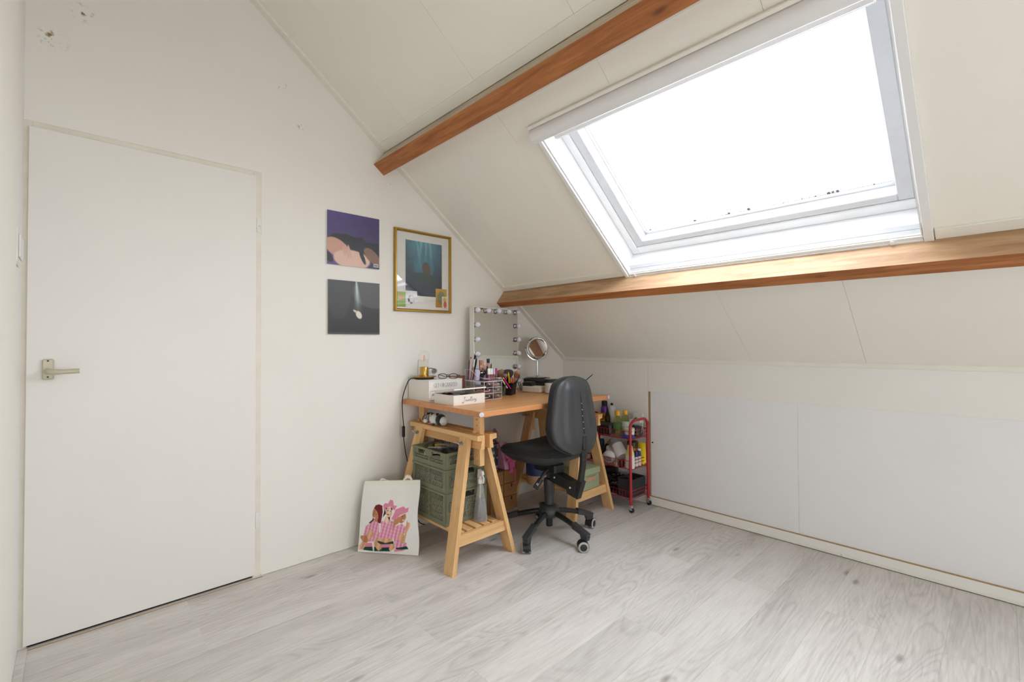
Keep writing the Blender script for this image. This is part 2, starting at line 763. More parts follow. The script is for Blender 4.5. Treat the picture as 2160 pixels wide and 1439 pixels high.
# ------------------------------------------------------------------ floor and planks
fl = struct('floor', B().box((-0.1, -3.4, -0.06), (XE+0.1, 0.12, -0.0085)), mat('grey_underlay', (120, 116, 110), 0.9))
PW, PL, X0 = 0.1925, 1.335, 0.691
shared = {}
k = -4
while X0+k*PW < XE:
    xa, xb = max(X0+k*PW, 0.001), min(X0+(k+1)*PW, XE)
    js = [-0.66, -1.995, -3.33] if k % 2 else [-1.3275, -2.6625]
    ys = [-0.003]+[j for j in js if j > -3.19]+[-3.192]
    for ya, yb in zip(ys[:-1], ys[1:]):
        if xb-xa < 0.01:
            continue
        key = (round(xb-xa, 4), round(ya-yb, 3))
        if key not in shared:
            w, h = key
            q = B().box((-w/2+0.0001, -h/2+0.0001, -0.008), (w/2-0.0001, h/2-0.0001, 0), 0.0005)
            me = q.mesh('plank', smooth=False)
            me.materials.append(FLOORM)
            shared[key] = me
        o = bpy.data.objects.new('plank', shared[key])
        COL.objects.link(o)
        o.parent = fl
        o.location = V(((xa+xb)/2, (ya+yb)/2, 0))-OFF['floor']
    k += 1

# ------------------------------------------------------------------ walls
zr = lambda y: RA-0.7847*y
gp = [(0, 0.1, -0.06), (0, 0.1, zr(0.1)), (0, -3.5, zr(-3.5)), (0, -3.5, -0.06), (0, -3.199, -0.06), (0, -3.199, 2.05), (0, -2.356, 2.05), (0, -2.356, -0.06)]
wl = struct('wall_left', B().prism(gp, (-0.12, 0, 0)), WALLM, smooth=False, label='cream gable wall with a white door and hanging pictures')
struct('door_light_stop', B().box((-0.118, -3.199, -0.05), (-0.1, -2.356, 2.05)), DARK, wl)  # unseen dark plate added behind the door to stop light leaking in

wn = struct('wall_front', B().box((-0.1, -3.32, -0.06), (0.42, -3.195, 3.7)).box((0.42, -3.32, -0.06), (0.43, -3.21, 3.7)), W_KNEE, smooth=False)
struct('panel', B().box((0.4235, -3.32, -0.06), (XE+0.1, -3.183, 3.7), 0.002), W_ROOF, wn)
struct('trim_1', B().box((0.0, -3.195, 0.0005), (0.42, -3.168, 0.008), 0.001).box((0.42, -3.183, 0.0005), (XE, -3.168, 0.008), 0.001), FLOORM)

WY0, WY1, WZ0, WZ1 = -2.95, -1.75, 0.5, 1.62
we = struct('wall_rear', B().box((XE, -3.4, -0.06), (XE+0.12, 0.1, WZ0)).box((XE, -3.4, WZ0), (XE+0.12, WY0, 4)).box((XE, WY1, WZ0), (XE+0.12, 0.1, 4)).box((XE, WY0, WZ1), (XE+0.12, WY1, 4)), WALLM, smooth=False)

# low knee wall under the roof, with sliding hatches
wr = struct('wall_right', B().box((-0.02, 0.024, -0.06), (XE+0.02, 0.12, 1.06)), DARK, label='low white knee wall with sliding hatch panels')
struct('panel', B().box((0.0, 0, -0.01), (0.8085, 0.022, 1.05), 0.001), W_KNEE, wr, smooth=False)
struct('panel', B().box((0.8105, 0, 0.815), (XE, 0.022, 1.05), 0.001), W_KNEE, wr, smooth=False)
struct('hatch_panel', B().box((0.8225, 0.0105, 0.06), (1.7675, 0.0175, 0.83), 0.001), W_HATCH, wr, smooth=False)
struct('hatch_panel', B().box((1.7683, 0.011, 0.06), (3.2, 0.019, 0.83), 0.001), W_HATCH, wr, smooth=False)
struct('hatch_panel', B().box((3.202, 0.0105, 0.06), (XE, 0.0175, 0.83), 0.001), W_HATCH, wr, smooth=False)
struct('hatch_edge', B().box((0.8105, 0.004, 0.058), (0.8195, 0.022, 0.815)).box((0.8105, 0.003, 0.0575), (XE, 0.022, 0.0625)), MDF, wr)
struct('bottom_rail', B().box((0.8105, 0, 0.0), (XE, 0.022, 0.0575), 0.001), W_KNEE, wr, smooth=False)
struct('finger_hole', B().cyl((0.8372, 0.0102, 0.4475), (0.8372, 0.0107, 0.4475), 0.006, n=14), RUBBER, wr)
struct('baseboard_right', B().box((0.0, -0.007, 0.003), (1.97, 0.0, 0.016), 0.002).box((1.973, -0.007, 0.003), (XE, 0.0, 0.017), 0.002), W_TRIM)
struct('baseboard_left', B().box((0.0, -2.35, 0.001), (0.006, -0.003, 0.012), 0.002), W_TRIM)
struct('trim_2', B().box((0.0, -0.022, 1.03), (XE, 0.0, 1.0545), 0.002), W_TRIM, label='pale batten where the knee wall meets the roof')

# ------------------------------------------------------------------ roof
HX0, HX1, HS0, HS1 = 1.07, 2.42, 0.875, 1.84
KX0, KX1 = 3.32, 4.67
q = B(ROOF)
q.box((-0.15, -0.3, -0.23), (XE+0.15, HS0, -0.0042))
q.box((-0.15, HS1, -0.23), (XE+0.15, 4.45, -0.0042))
for a, b_ in ((-0.15, HX0), (HX1, KX0), (KX1, XE+0.15)):
    q.box((a, HS0, -0.23), (b_, HS1, -0.0042))
ce = struct('ceiling', q, W_ROOF, smooth=False, label='sloping roof ceiling of white boards')
seams = [0.0, 0.355, 0.942, 1.53, 2.10, 2.68, 3.27, 3.86, 4.45, 5.04, XE]
for s0, s1 in ((0.0, 0.82), (0.822, 2.06), (2.062, 4.4)):
    for a, b_ in zip(seams[:-1], seams[1:]):
        q = B(ROOF)
        a, b_ = a+0.0005, b_-0.0005
        holes = [(h0, h1) for h0, h1 in ((HX0, HX1), (KX0, KX1)) if h0 < b_ and h1 > a] if s0 > 0.8 and s0 < 1 else []
        if holes:
            h0, h1 = holes[0]
            q.box((a, s0, -0.004), (b_, HS0, 0), 0.0006)
            q.box((a, HS1, -0.004), (b_, s1, 0), 0.0006)
            if a < h0-0.003:
                q.box((a, HS0, -0.004), (h0, HS1, 0))
            if b_ > h1+0.003:
                q.box((h1, HS0, -0.004), (b_, HS1, 0))
        else:
            q.box((a, s0, -0.004), (b_, s1, 0), 0.0006)
        struct('panel', q, W_ROOF, ce, smooth=False)

BEAM = wood('old_pine_beam', (138, 82, 42), (184, 118, 68), 0, 44, 0.55, knots=0.9, ck=(66, 38, 22), stretch=14)
BEAM_PALE = wood('weathered_beam_side', (158, 122, 88), (196, 162, 126), 0, 30, 0.6, knots=0.6, ck=(98, 74, 55), stretch=9)
BEAM_GREY = wood('greyed_beam_side', (172, 156, 136), (206, 192, 172), 0, 30, 0.6, stretch=9)


def beam(name, ends, side_mat, label):
    P8 = []
    for x, s, d, w in ends:
        P8 += [(x, s, -0.012), (x, s, d), (x, s-w, d), (x, s-w, -0.012)]
    q = B(ROOF).hexa(P8)
    o = struct(name, q, [BEAM, side_mat], smooth=False, label=label)
    o.data.polygons[2].material_index = 1
    return o


beam('beam', [(-0.005, 0.86, 0.121, 0.05), (XE+0.005, 0.834, 0.137, 0.076)], BEAM_PALE, 'brown pine purlin running under the skylight, top side bleached')
beam('beam', [(-0.005, 2.12, 0.113, 0.085), (XE+0.005, 2.12, 0.113, 0.085)], BEAM_GREY, 'brown pine purlin high on the slope above the skylight')
# dark metal shoe where the upper purlin meets the gable
n_tr = 3
for x0, x1, s0, s1 in ((0, 0.045, 0.0, 0.80), (0, 0.045, 0.862, 2.033), (0, 0.045, 2.122, 4.3), (0.046, XE, 2.122, 2.178), (0.046, XE, 2.0, 2.034), (0.046, 1.066, 0.862, 0.905), (2.426, 3.3, 0.848, 0.898)):
    struct('trim_%d' % n_tr, B(ROOF).box((x0, s0, -0.002), (x1, s1, 0.011), 0.002), W_TRIM, smooth=False)
    n_tr += 1


# ------------------------------------------------------------------ skylights
GLASS = clear('window_glass', (255, 255, 255), 0.03, None, 0.02, 0.6, True)


def skylight(idx, dx, blind):
    root = struct_root('window_%d' % idx, ROOF @ V((1.75+dx, 1.34, 0)), 'large skylight in the sloping roof with white lining and blind rails' if idx == 1 else None)
    x0, x1, s0, s1 = 1.088+dx, 2.402+dx, 0.895, 1.825
    q = B(ROOF)          # lining: four boards from the ceiling out to the frame
    q.box((HX0+dx, HS0, -0.22), (x0, HS1, -0.03)).box((x1, HS0, -0.22), (HX1+dx, HS1, -0.03))
    q.box((x0, HS0, -0.22), (x1, s0, -0.04)).box((x0, s1, -0.22), (x1, HS1, -0.03))
    struct('lining', q, W_WIN, root, smooth=False)
    q = B(ROOF)          # grey lower fascia with a groove
    q.prism([(x0, 0.872, -0.002), (x0, 0.884, -0.022), (x0, 0.872, -0.04)], (x1-x0, 0, 0))
    q.prism([(x0, 0.884, -0.024), (x0, 0.8955, -0.041), (x0, 0.876, -0.041)], (x1-x0, 0, 0))
    struct('fascia', q, GREY_SASH, root, smooth=False)
    q = B(ROOF)
    for lo, hi in (((x0, s0, -0.22), (x0+0.045, s1, -0.132)), ((x1-0.032, s0, -0.22), (x1, s1, -0.132)), ((x0+0.045, s0, -0.22), (x1-0.032, s0+0.047, -0.132)), ((x0+0.045, 1.775, -0.22), (x1-0.032, s1, -0.132))):
        q.box(lo, hi, 0.004)
    struct('window_frame', q, W_WIN, root, smooth=False)
    a, b_, c, d = 1.134+dx, 2.369+dx, 0.9435, 1.774
    q = B(ROOF)
    w = 0.052
    for lo, hi in (((a, c, -0.2), (a+w, d, -0.138)), ((b_-w, c, -0.2), (b_, d, -0.138)), ((a+w, c, -0.2), (b_-w, c+0.034, -0.138)), ((a+w, 1.715, -0.2), (b_-w, d, -0.138))):
        q.box(lo, hi, 0.003)
    struct('sash', q, GREY_SASH, root, smooth=False)
    q = B(ROOF)
    a2, b2, c2, d2 = a+w, b_-w, c+0.034, 1.715
    for lo, hi in (((a2-0.02, c2-0.02, -0.225), (a2+0.012, d2, -0.2)), ((b2-0.012, c2-0.02, -0.225), (b2+0.02, d2, -0.2)), ((a2, c2-0.02, -0.225), (b2, c2+0.016, -0.2)), ((a2, d2-0.01, -0.225), (b2, d2+0.02, -0.2))):
        q.box(lo, hi)
    struct('outer_frame', q, W_WIN, root, smooth=False)
    struct('glass', B(ROOF).box((a2-0.015, c2-0.015, -0.212), (b2+0.015, d2+0.015, -0.208)), GLASS, root, smooth=False)
    # gasket line and dirt along the foot of the glass
    rnd = random.Random(3+idx)
    q = B(ROOF).box((a2+0.012, c2+0.016, -0.207), (b2-0.012, c2+0.018, -0.2055)).box((a2+0.012, c2+0.016, -0.207), (a2+0.0145, d2-0.02, -0.2055))
    for _ in range(26):
        x = a2+0.03+rnd.random()**1.8*(b2-a2-0.1)
        q.ball((x, c2+0.018+rnd.random()*0.006, -0.206), 0.002+0.006*rnd.random()**2, 6, 4, (1.3, 1, 0.3))
    struct('dirt', q, mat('moss_dirt', (110, 108, 104), 0.9, var=0.2, scale=200), root)
    if not blind:
        return
    for nm, lo, hi in (('guide_rail', (1.072, 0.842, 0.0), (1.094, 1.80, 0.016)), ('guide_rail', (2.394, 0.818, 0.0), (2.423, 1.80, 0.016))):
        q = B(ROOF).box(lo, hi, 0.002)
        xm = hi[0] if lo[0] < 1.5 else lo[0]
        sg = 1 if lo[0] < 1.5 else -1
        q.box((xm+sg*0.0035, 0.872, -0.03), (xm+sg*0.0075, 1.80, 0.004))
        q.cyl((sum((lo[0], hi[0]))/2+0.004, 0.9, 0.016), (sum((lo[0], hi[0]))/2+0.004, 0.9, 0.0175), 0.004, n=10)
        q.cyl((sum((lo[0], hi[0]))/2+0.004, 1.62, 0.016), (sum((lo[0], hi[0]))/2+0.004, 1.62, 0.0175), 0.004, n=10)
        struct(nm, q, W_ALU, root, smooth=False)
    q = B(ROOF).box((1.095, 0.846, 0.0), (2.393, 0.8585, 0.014), 0.001).box((1.095, 0.8585, 0.0), (2.393, 0.871, 0.008), 0.001)
    struct('bottom_rail', q, W_ALU, root, smooth=False)
    for x in (1.14, 2.3):
        struct('knob', B(ROOF).box((x-0.006, 0.852, 0.013), (x+0.006, 0.873, 0.02), 0.003), WHITE, root)
    prof = [(1.802, -0.003), (1.8, 0.022), (1.806, 0.035), (1.818, 0.041), (1.838, 0.041), (1.856, 0.034), (1.867, 0.02), (1.869, -0.003)]
    q = B(ROOF).prism([(1.066, s, d) for s, d in prof], (1.362, 0, 0))
    struct('blind_cassette', q, W_ALU, root)
    struct('cassette_batten', B(ROOF).box((1.066, 1.871, 0.0), (2.44, 1.888, 0.02), 0.003), W_TRIM, root)
    q = B(ROOF).box((1.14, 1.764, -0.045), (2.36, 1.789, -0.022), 0.003).box((1.14, 1.757, -0.04), (2.36, 1.764, -0.034), 0.001)
    struct('blind_bar', q, W_ALU, root, smooth=False)


skylight(1, 0.0, True)
skylight(2, 2.25, False)  # unseen second skylight, added to brighten the room

# window added in the end wall, out of the picture, to light the room
w3 = struct_root('window_3', (XE, (WY0+WY1)/2, WZ0))
WM = (WY0+WY1)/2
q = B()
for lo, hi in (((0.03, WY0+0.001, WZ0+0.001), (0.1, WY0+0.06, WZ1-0.001)), ((0.03, WY1-0.06, WZ0+0.001), (0.1, WY1-0.001, WZ1-0.001)), ((0.03, WY0+0.06, WZ0+0.001), (0.1, WY1-0.06, WZ0+0.06)), ((0.03, WY0+0.06, WZ1-0.06), (0.1, WY1-0.06, WZ1-0.001)), ((0.04, WM-0.025, WZ0+0.06), (0.09, WM+0.025, WZ1-0.06))):
    q.box((XE+lo[0], lo[1], lo[2]), (XE+hi[0], hi[1], hi[2]), 0.003)
struct('window_frame', q, W_WIN, w3, smooth=False)
struct('glass', B().box((XE+0.064, WY0+0.06, WZ0+0.06), (XE+0.068, WM-0.025, WZ1-0.06)).box((XE+0.064, WM+0.025, WZ0+0.06), (XE+0.068, WY1-0.06, WZ1-0.06)), GLASS, w3)
portal('added_window_portal', MX(((0, 0, 1, XE+0.13), (1, 0, 0, WM), (0, 1, 0, (WZ0+WZ1)/2), (0, 0, 0, 1))), WY1-WY0, WZ1-WZ0)

# ------------------------------------------------------------------ door
d1 = struct_root('door_1', (0.0, -2.78, 0), 'plain white flush door with a lever handle')
q = B().box((-0.1, -3.1985, 0.0), (0.004, -3.172, 2.051), 0.002).box((-0.1, -2.389, 0.0), (0.004, -2.354, 2.051), 0.002).box((-0.1, -3.172, 2.016), (0.004, -2.389, 2.052), 0.002)
struct('door_frame', q, W_FRAME, d1, smooth=False)
struct('door_panel', B().box((-0.026, -3.1815, 0.0165), (0.014, -2.3795, 2.027), 0.0015), W_DOOR, d1, smooth=False)
struct('threshold', B().box((-0.1, -3.172, -0.008), (-0.006, -2.389, 0.003)), DARK, d1, smooth=False)
struct('threshold_strip', B().box((-0.006, -3.168, 0.0), (0.016, -2.345, 0.004), 0.001), FLOORM, d1, smooth=False)
struct('threshold_edge', B().box((0.0162, -3.168, 0.0), (0.0185, -2.345, 0.0035)), MDF, d1, smooth=False)
HB = mat('beige_handle_metal', (190, 184, 160), 0.4, metal=0.15, var=0.05)
q = B().box((0.014, -3.138, 1.036), (0.024, -3.104, 1.116), 0.004)
hp = struct('handle_plate', q, HB, d1)
struct('screw', B().cyl((0.024, -3.121, 1.109), (0.0247, -3.121, 1.109), 0.0033, n=10).cyl((0.024, -3.121, 1.046), (0.0247, -3.121, 1.046), 0.0033, n=10), mat('dark_screw', (70, 62, 50), 0.5, metal=0.6), hp)
q = B().tube(catmull([(0.02, -3.121, 1.068), (0.045, -3.121, 1.068), (0.062, -3.112, 1.067), (0.066, -3.09, 1.066), (0.066, -3.03, 1.068)], 4), [0.0115]*5+[0.011]*4+[0.0105]*4+[0.0095]*4, 12)
struct('lever_handle', q, HB, d1)
for z0, z1 in ((1.741, 1.81), (0.248, 0.327)):
    q = B().cyl((0.012, -2.3745, z0), (0.012, -2.3745, z1), 0.005, n=10).box((0.003, -2.372, z0+0.03), (0.007, -2.358, z1), 0.001).box((0.003, -2.372, z0), (0.007, -2.36, z0+0.034), 0.001)
    struct('hinge', q, WHITE, d1)

# switch on the front wall
sw = thing('light_switch', 'white light switch on the narrow wall beside the door', 'switch', (0.28, -3.195, 1.445))
obj('plate', B().box((0.2, -3.1953, 1.447), (0.36, -3.185, 1.565), 0.004), WHITE, sw)
obj('rocker', B().box((0.222, -3.1852, 1.468), (0.338, -3.179, 1.545), 0.003), WHITE, sw)
# ------------------------------------------------------------------ pictures on the gable wall
def mixc(a, b, t):
    return np.array(a)[None, :]*(1-t[:, None])+np.array(b)[None, :]*t[:, None]


def layer(col, mask, c, amt=1.0):
    m = np.clip(mask*amt, 0, 1)[:, None]
    return col*(1-m)+np.array(c, float)[None, :]*m


def soft(u, v, cx, cy, rx, ry, ang=0.0, p=2.0):
    ca, sa = math.cos(ang), math.sin(ang)
    x, y = (u-cx)*ca+(v-cy)*sa, -(u-cx)*sa+(v-cy)*ca
    return np.clip(1.25-((np.abs(x)/rx)**p+(np.abs(y)/ry)**p), 0, 0.25)*4


def poly(u, v, pts):
    return in_poly(u, v, pts).astype(float)


def paint_violet(u, v):
    n = np.sin(u*17+v*9)*np.sin(v*23-u*6)
    c = mixc((86, 70, 128), (52, 44, 78), np.clip(v*1.1+u*0.35, 0, 1))
    c = layer(c, soft(u, v, 0.25, 0.95, 0.5, 0.2), (96, 84, 150), 0.7)
    c = layer(c, poly(u, v, [(0, 0.5), (0.12, 0.42), (0.35, 0.4), (0.5, 0.44), (0.66, 0.42), (0.72, 0.5), (0.98, 0.5), (1, 0.72), (0.82, 0.86), (0.62, 0.72), (0.4, 0.68), (0.2, 0.62), (0, 0.72)]), (26, 22, 27))
    c = layer(c, soft(u, v, 0.18, 0.68, 0.24, 0.15, 0.55), (196, 148, 128))
    c = layer(c, soft(u, v, 0.46, 0.87, 0.33, 0.17, 0.05), (214, 178, 158))
    c = layer(c, soft(u, v, 0.85, 0.76, 0.19, 0.1, 0.75), (128, 94, 78))
    c = layer(c, soft(u, v, 0.02, 0.86, 0.11, 0.06, 0.9), (34, 26, 34))
    c = layer(c, soft(u, v, 0.66, 0.8, 0.035, 0.14, -0.4), (30, 24, 34))
    for x0, ln in ((0.29, 0.09), (0.34, 0.12), (0.39, 0.12)):
        c = layer(c, soft(u, v, x0+0.02, 0.72, 0.022, ln, -0.25), (204, 160, 138))
    c = layer(c, ((u > 0.88) & (u < 0.985) & (v > 0.9) & (v < 0.965)).astype(float), (196, 190, 190))
    c = layer(c, ((u > 0.89) & (u < 0.975) & (v > 0.925) & (v < 0.943)).astype(float), (60, 55, 58))
    return c+n[:, None]*2


def paint_dark(u, v):
    c = mixc((60, 60, 60), (47, 47, 47), v)
    c = layer(c, soft(u, v, 0.9, 0.18, 0.42, 0.3), (108, 110, 112), 0.5)
    c = layer(c, soft(u, v, 0.2, 0.2, 0.22, 0.5), (84, 86, 86), 0.35)
    w = 0.02+0.16*v
    cone = np.clip(1-np.abs(u-0.53-0.07*v)/w, 0, 1)*np.clip((0.62-v)/0.5, 0, 1)
    c = layer(c, cone, (190, 202, 202), 1.25)
    c = layer(c, soft(u, v, 0.58, 0.63, 0.05, 0.075, -0.5), (222, 213, 200))
    c = layer(c, soft(u, v, 0.51, 0.565, 0.045, 0.02, 0.5), (205, 190, 176))
    c = layer(c, (v > 0.965).astype(float), (92, 92, 92), 0.6)
    return c


def paint_sea(u, v):
    c = mixc((84, 150, 170), (30, 50, 72), np.clip(v*1.15, 0, 1))
    for k, (x, w) in enumerate(((0.42, 0.05), (0.55, 0.03), (0.66, 0.04), (0.3, 0.03))):
        c = layer(c, np.clip(1-np.abs(u-x-(v*0.12*(k-1.2)))/(w+0.05*v), 0, 1)*np.clip(0.62-v, 0, 1), (150, 205, 212), 1.2)
    n = np.sin(u*31+np.sin(v*17)*2)*np.sin(v*27+np.sin(u*21)*2)
    edge = np.clip(np.abs(u-0.5)*2.1+np.clip(v-0.45, 0, 1)*0.8-0.55, 0, 1)
    c = c+(n*18*(0.4+edge))[:, None]*np.array((0.7, 1.0, 1.1))[None, :]
    c = layer(c, edge, (18, 30, 44), 0.75)
    c = layer(c, soft(u, v, 0.5, 0.45, 0.26, 0.2), (60, 140, 160), 0.5)
    c = layer(c, soft(u, v, 0.52, 0.68, 0.34, 0.1, 0.1), (22, 62, 62), 0.8)
    c = layer(c, soft(u, v, 0.56, 0.5, 0.1, 0.13, -0.4), (96, 62, 46), 0.8)
    return c


def paint_flowers(u, v):
    c = mixc((206, 160, 26), (176, 132, 22), v)
    n = np.sin(u*40+v*13)*np.sin(v*33-u*20)
    m = np.clip(1.1-((u-0.5)**2/0.13+(v-0.48)**2/0.12), 0, 1)
    c = layer(c, ((m > 0.15) & (n > -0.2)).astype(float), (74, 112, 96))
    return layer(c, ((m > 0.3) & (n > 0.45)).astype(float), (92, 118, 168))


def paint_lawn(u, v):
    c = mixc((150, 178, 42), (122, 170, 40), v)
    c = layer(c, soft(u, v, 0.48, 0.36, 0.3, 0.17, 0.2), (196, 138, 52))
    return layer(c, (np.abs(v-0.56) < 0.02).astype(float), (196, 196, 150))


def paint_ring(u, v):
    c = np.full((len(u), 3), 226.0)
    r = np.hypot((u-0.5)*1.0, (v-0.5)*1.1)
    an = np.arctan2(v-0.5, u-0.5)
    c = layer(c, ((np.abs(r-0.24) < 0.035+0.035*np.cos(an-2.8)) & (np.sin(an*5) > -0.7)).astype(float), (52, 46, 56))
    return c


def paint_orange(u, v):
    c = np.full((len(u), 3), 222.0)
    c = layer(c, soft(u, v, 0.5, 0.25, 0.3, 0.18), (226, 186, 60))
    return layer(c, soft(u, v, 0.6, 0.65, 0.3, 0.26), (206, 96, 50))


SLEEVE = painted('printed_card_sleeve', 0.42)
PAPER = painted('printed_paper', 0.5)


def wall_sheet(name, y0, y1, z1, z0, x, paint, nu, nv, m, parent=None, thick=0.004):
    f = lambda a, c: (x, y0+(y1-y0)*a, z1+(z0-z1)*c)
    g = lambda a, c: (x-thick, y0+(y1-y0)*a, z1+(z0-z1)*c)
    return print_sheet(name, f, paint, nu, nv, m, parent, back=g, smooth=False)


for lab, (z1, z0), pf, (ya, yb) in (('square record sleeve with violet print, hung above the dark one', (1.926, 1.6215), paint_violet, (-2.0215, -1.7065)),
                                    ('square dark grey record sleeve with a pale light beam, lower of two', (1.5355, 1.2275), paint_dark, (-2.0165, -1.7045))):
    t = thing('record_sleeve', lab, 'picture', (0.0, (ya+yb)/2, z0), 'record sleeves on the gable wall')
    wall_sheet('cover', ya, yb, z1, z0, 0.0115, pf, 100, 100, SLEEVE, t)
    obj('spine', B().box((0.001, ya+0.001, z0+0.006), (0.0072, yb-0.001, z1-0.001), 0.001), WHITE, t)

GOLD = mat('gold_frame', (176, 138, 62), 0.32, metal=0.75, var=0.06, scale=30)
py0, py1, pz0, pz1 = -1.606, -1.175, 1.376, 1.900
pic = thing('framed_poster', 'gold framed sea blue poster behind glass with small cards in its corners', 'picture', (0, (py0+py1)/2, pz0))
q = B()
fw_ = 0.018
pr = [(0.002, 0), (0.016, 0.001), (0.022, 0.005), (0.022, 0.011), (0.014, 0.018), (0.002, 0.018)]     # depth, inset
for k in range(4):
    cs = [(py0, pz0), (py1, pz0), (py1, pz1), (py0, pz1)]
    a, c = cs[k], cs[(k+1) % 4]
    sg = [(1, 1), (-1, 1), (-1, -1), (1, -1)]
    p0 = [(d, a[0]+sg[k][0]*i, a[1]+sg[k][1]*i) for d, i in pr]
    p1 = [(d, c[0]+sg[(k+1) % 4][0]*i, c[1]+sg[(k+1) % 4][1]*i) for d, i in pr]
    n = len(pr)
    q.add(p0+p1, [(i, (i+1) % n, n+(i+1) % n, n+i) for i in range(n)])
obj('frame', q, GOLD, pic, smooth=False)
obj('mount', B().box((0.002, py0+0.016, pz0+0.016), (0.006, py1-0.016, pz1-0.016)), WHITE, pic)


def in_pic(a0, a1, c0, c1):        # fractions of the frame's outer rectangle, v downwards
    return py0+(py1-py0)*a0, py0+(py1-py0)*a1, pz1-(pz1-pz0)*c0, pz1-(pz1-pz0)*c1


for nm, box_, x, pf, nu, nv in (('poster', (0.19, 0.83, 0.125, 0.8), 0.0068, paint_sea, 60, 90), ('card', (0.045, 0.19, 0.765, 0.945), 0.0078, paint_lawn, 24, 28),
                                ('card', (0.19, 0.385, 0.745, 0.95), 0.0074, paint_ring, 30, 30), ('card', (0.715, 0.92, 0.69, 0.93), 0.0078, paint_flowers, 30, 30), ('card', (0.83, 0.925, 0.785, 0.945), 0.0084, paint_orange, 16, 20)):
    a, c, d, e = in_pic(*box_)
    wall_sheet(nm, a, c, d, e, x, pf, nu, nv, PAPER, pic, 0.0006)
PIC_GLASS = clear('picture_glass', (255, 255, 255), 0.06, None, 0.015, 0.6, True)
obj('glass', B().box((0.0095, py0+0.015, pz0+0.015), (0.0115, py1-0.015, pz1-0.015)), PIC_GLASS, pic, smooth=False)

# sockets by the desk, with a plug
sk = thing('wall_socket', 'white double wall socket behind the brass lamp', 'socket', (0, -1.37, 0.957))
obj('plate', B().box((0, -1.432, 0.957), (0.009, -1.352, 1.072), 0.003), W_FRAME, sk)
obj('plate', B().box((0, -1.351, 0.957), (0.011, -1.287, 1.02), 0.003), WHITE, sk)
pg = thing('power_plug', 'round grey plug pushed into the wall socket behind the lamp', 'plug', (0.011, -1.315, 0.975))
obj('body', B().cyl((0.011, -1.316, 0.992), (0.026, -1.316, 0.992), 0.018, 0.016, 18).cyl((0.026, -1.316, 0.992), (0.036, -1.316, 0.992), 0.009, 0.006, 12), mat('grey_plug', (150, 150, 142), 0.4), pg)
obj('cord', B().tube(catmull([(0.034, -1.316, 0.992), (0.045, -1.335, 1.004), (0.05, -1.37, 1.012), (0.055, -1.41, 1.0), (0.05, -1.44, 0.985)], 5), 0.0028, 8), mat('grey_cord', (96, 98, 96), 0.5), pg)

# ------------------------------------------------------------------ desk: top on two trestles
BIRCH = wood('pale_birch', (206, 160, 106), (228, 188, 136), 2, 22, 0.5, knots=0.35, ck=(150, 96, 50), stretch=16)
BIRCH_X = wood('pale_birch_x', (206, 158, 102), (228, 186, 132), 0, 22, 0.5, knots=0.35, ck=(150, 96, 50), stretch=16)
BIRCH_Y = wood('pale_birch_y', (206, 160, 106), (228, 188, 136), 1, 22, 0.5, knots=0.3, ck=(150, 96, 50), stretch=16)
BEECH = wood('beech_desktop', (188, 130, 74), (208, 152, 94), 1, 26, 0.33, stretch=18, spec=0.5)
BEECH_E = wood('beech_edge', (192, 128, 80), (206, 144, 96), 1, 26, 0.4, stretch=18)
DZ = 0.823
DX0, DX1, DY0, DY1 = 0.006, 0.788, -1.547, -0.455
dk = thing('desk_top', 'beech table top resting on two wooden trestles', 'desk', (0.4, -1.0, DZ-0.028))
q = B().box((DX0, DY0, DZ-0.028), (DX1, DY1, DZ), 0.002)
o = obj('board', q, [BEECH, BEECH_E], dk, smooth=False)
for p in o.data.polygons:
    if abs(p.normal.z) < 0.5:
        p.material_index = 1
CAPW = mat('white_pad', (222, 222, 236), 0.35)
for c, d in (((DX1-0.004, DY0+0.001, DZ-0.014), (0.75, -0.66, 0)), ((DX1-0.001, DY1-0.004, DZ-0.014), (0.95, 0.3, 0))):
    d = V(d).normalized()
    obj('corner_pad', B().lathe([(0, 0), (0.012, 0), (0.0125, 0.002), (0.011, 0.005), (0, 0.006)], V(c), 18, d=d), CAPW, dk)


def boolean_cut(o, cutter_b):
    c = bpy.data.objects.new('cutter', cutter_b.mesh('cutter'))
    COL.objects.link(c)
    c.matrix_world = o.matrix_world
    bpy.context.view_layer.update()
    c.parent = o.parent
    m = o.modifiers.new('cut', 'BOOLEAN')
    m.object = c
    m.operation = 'DIFFERENCE'
    m.solver = 'EXACT'
    bpy.context.view_layer.update()
    dg = bpy.context.evaluated_depsgraph_get()
    me = bpy.data.meshes.new_from_object(o.evaluated_get(dg))
    o.modifiers.clear()
    o.data = me
    bpy.data.objects.remove(c)


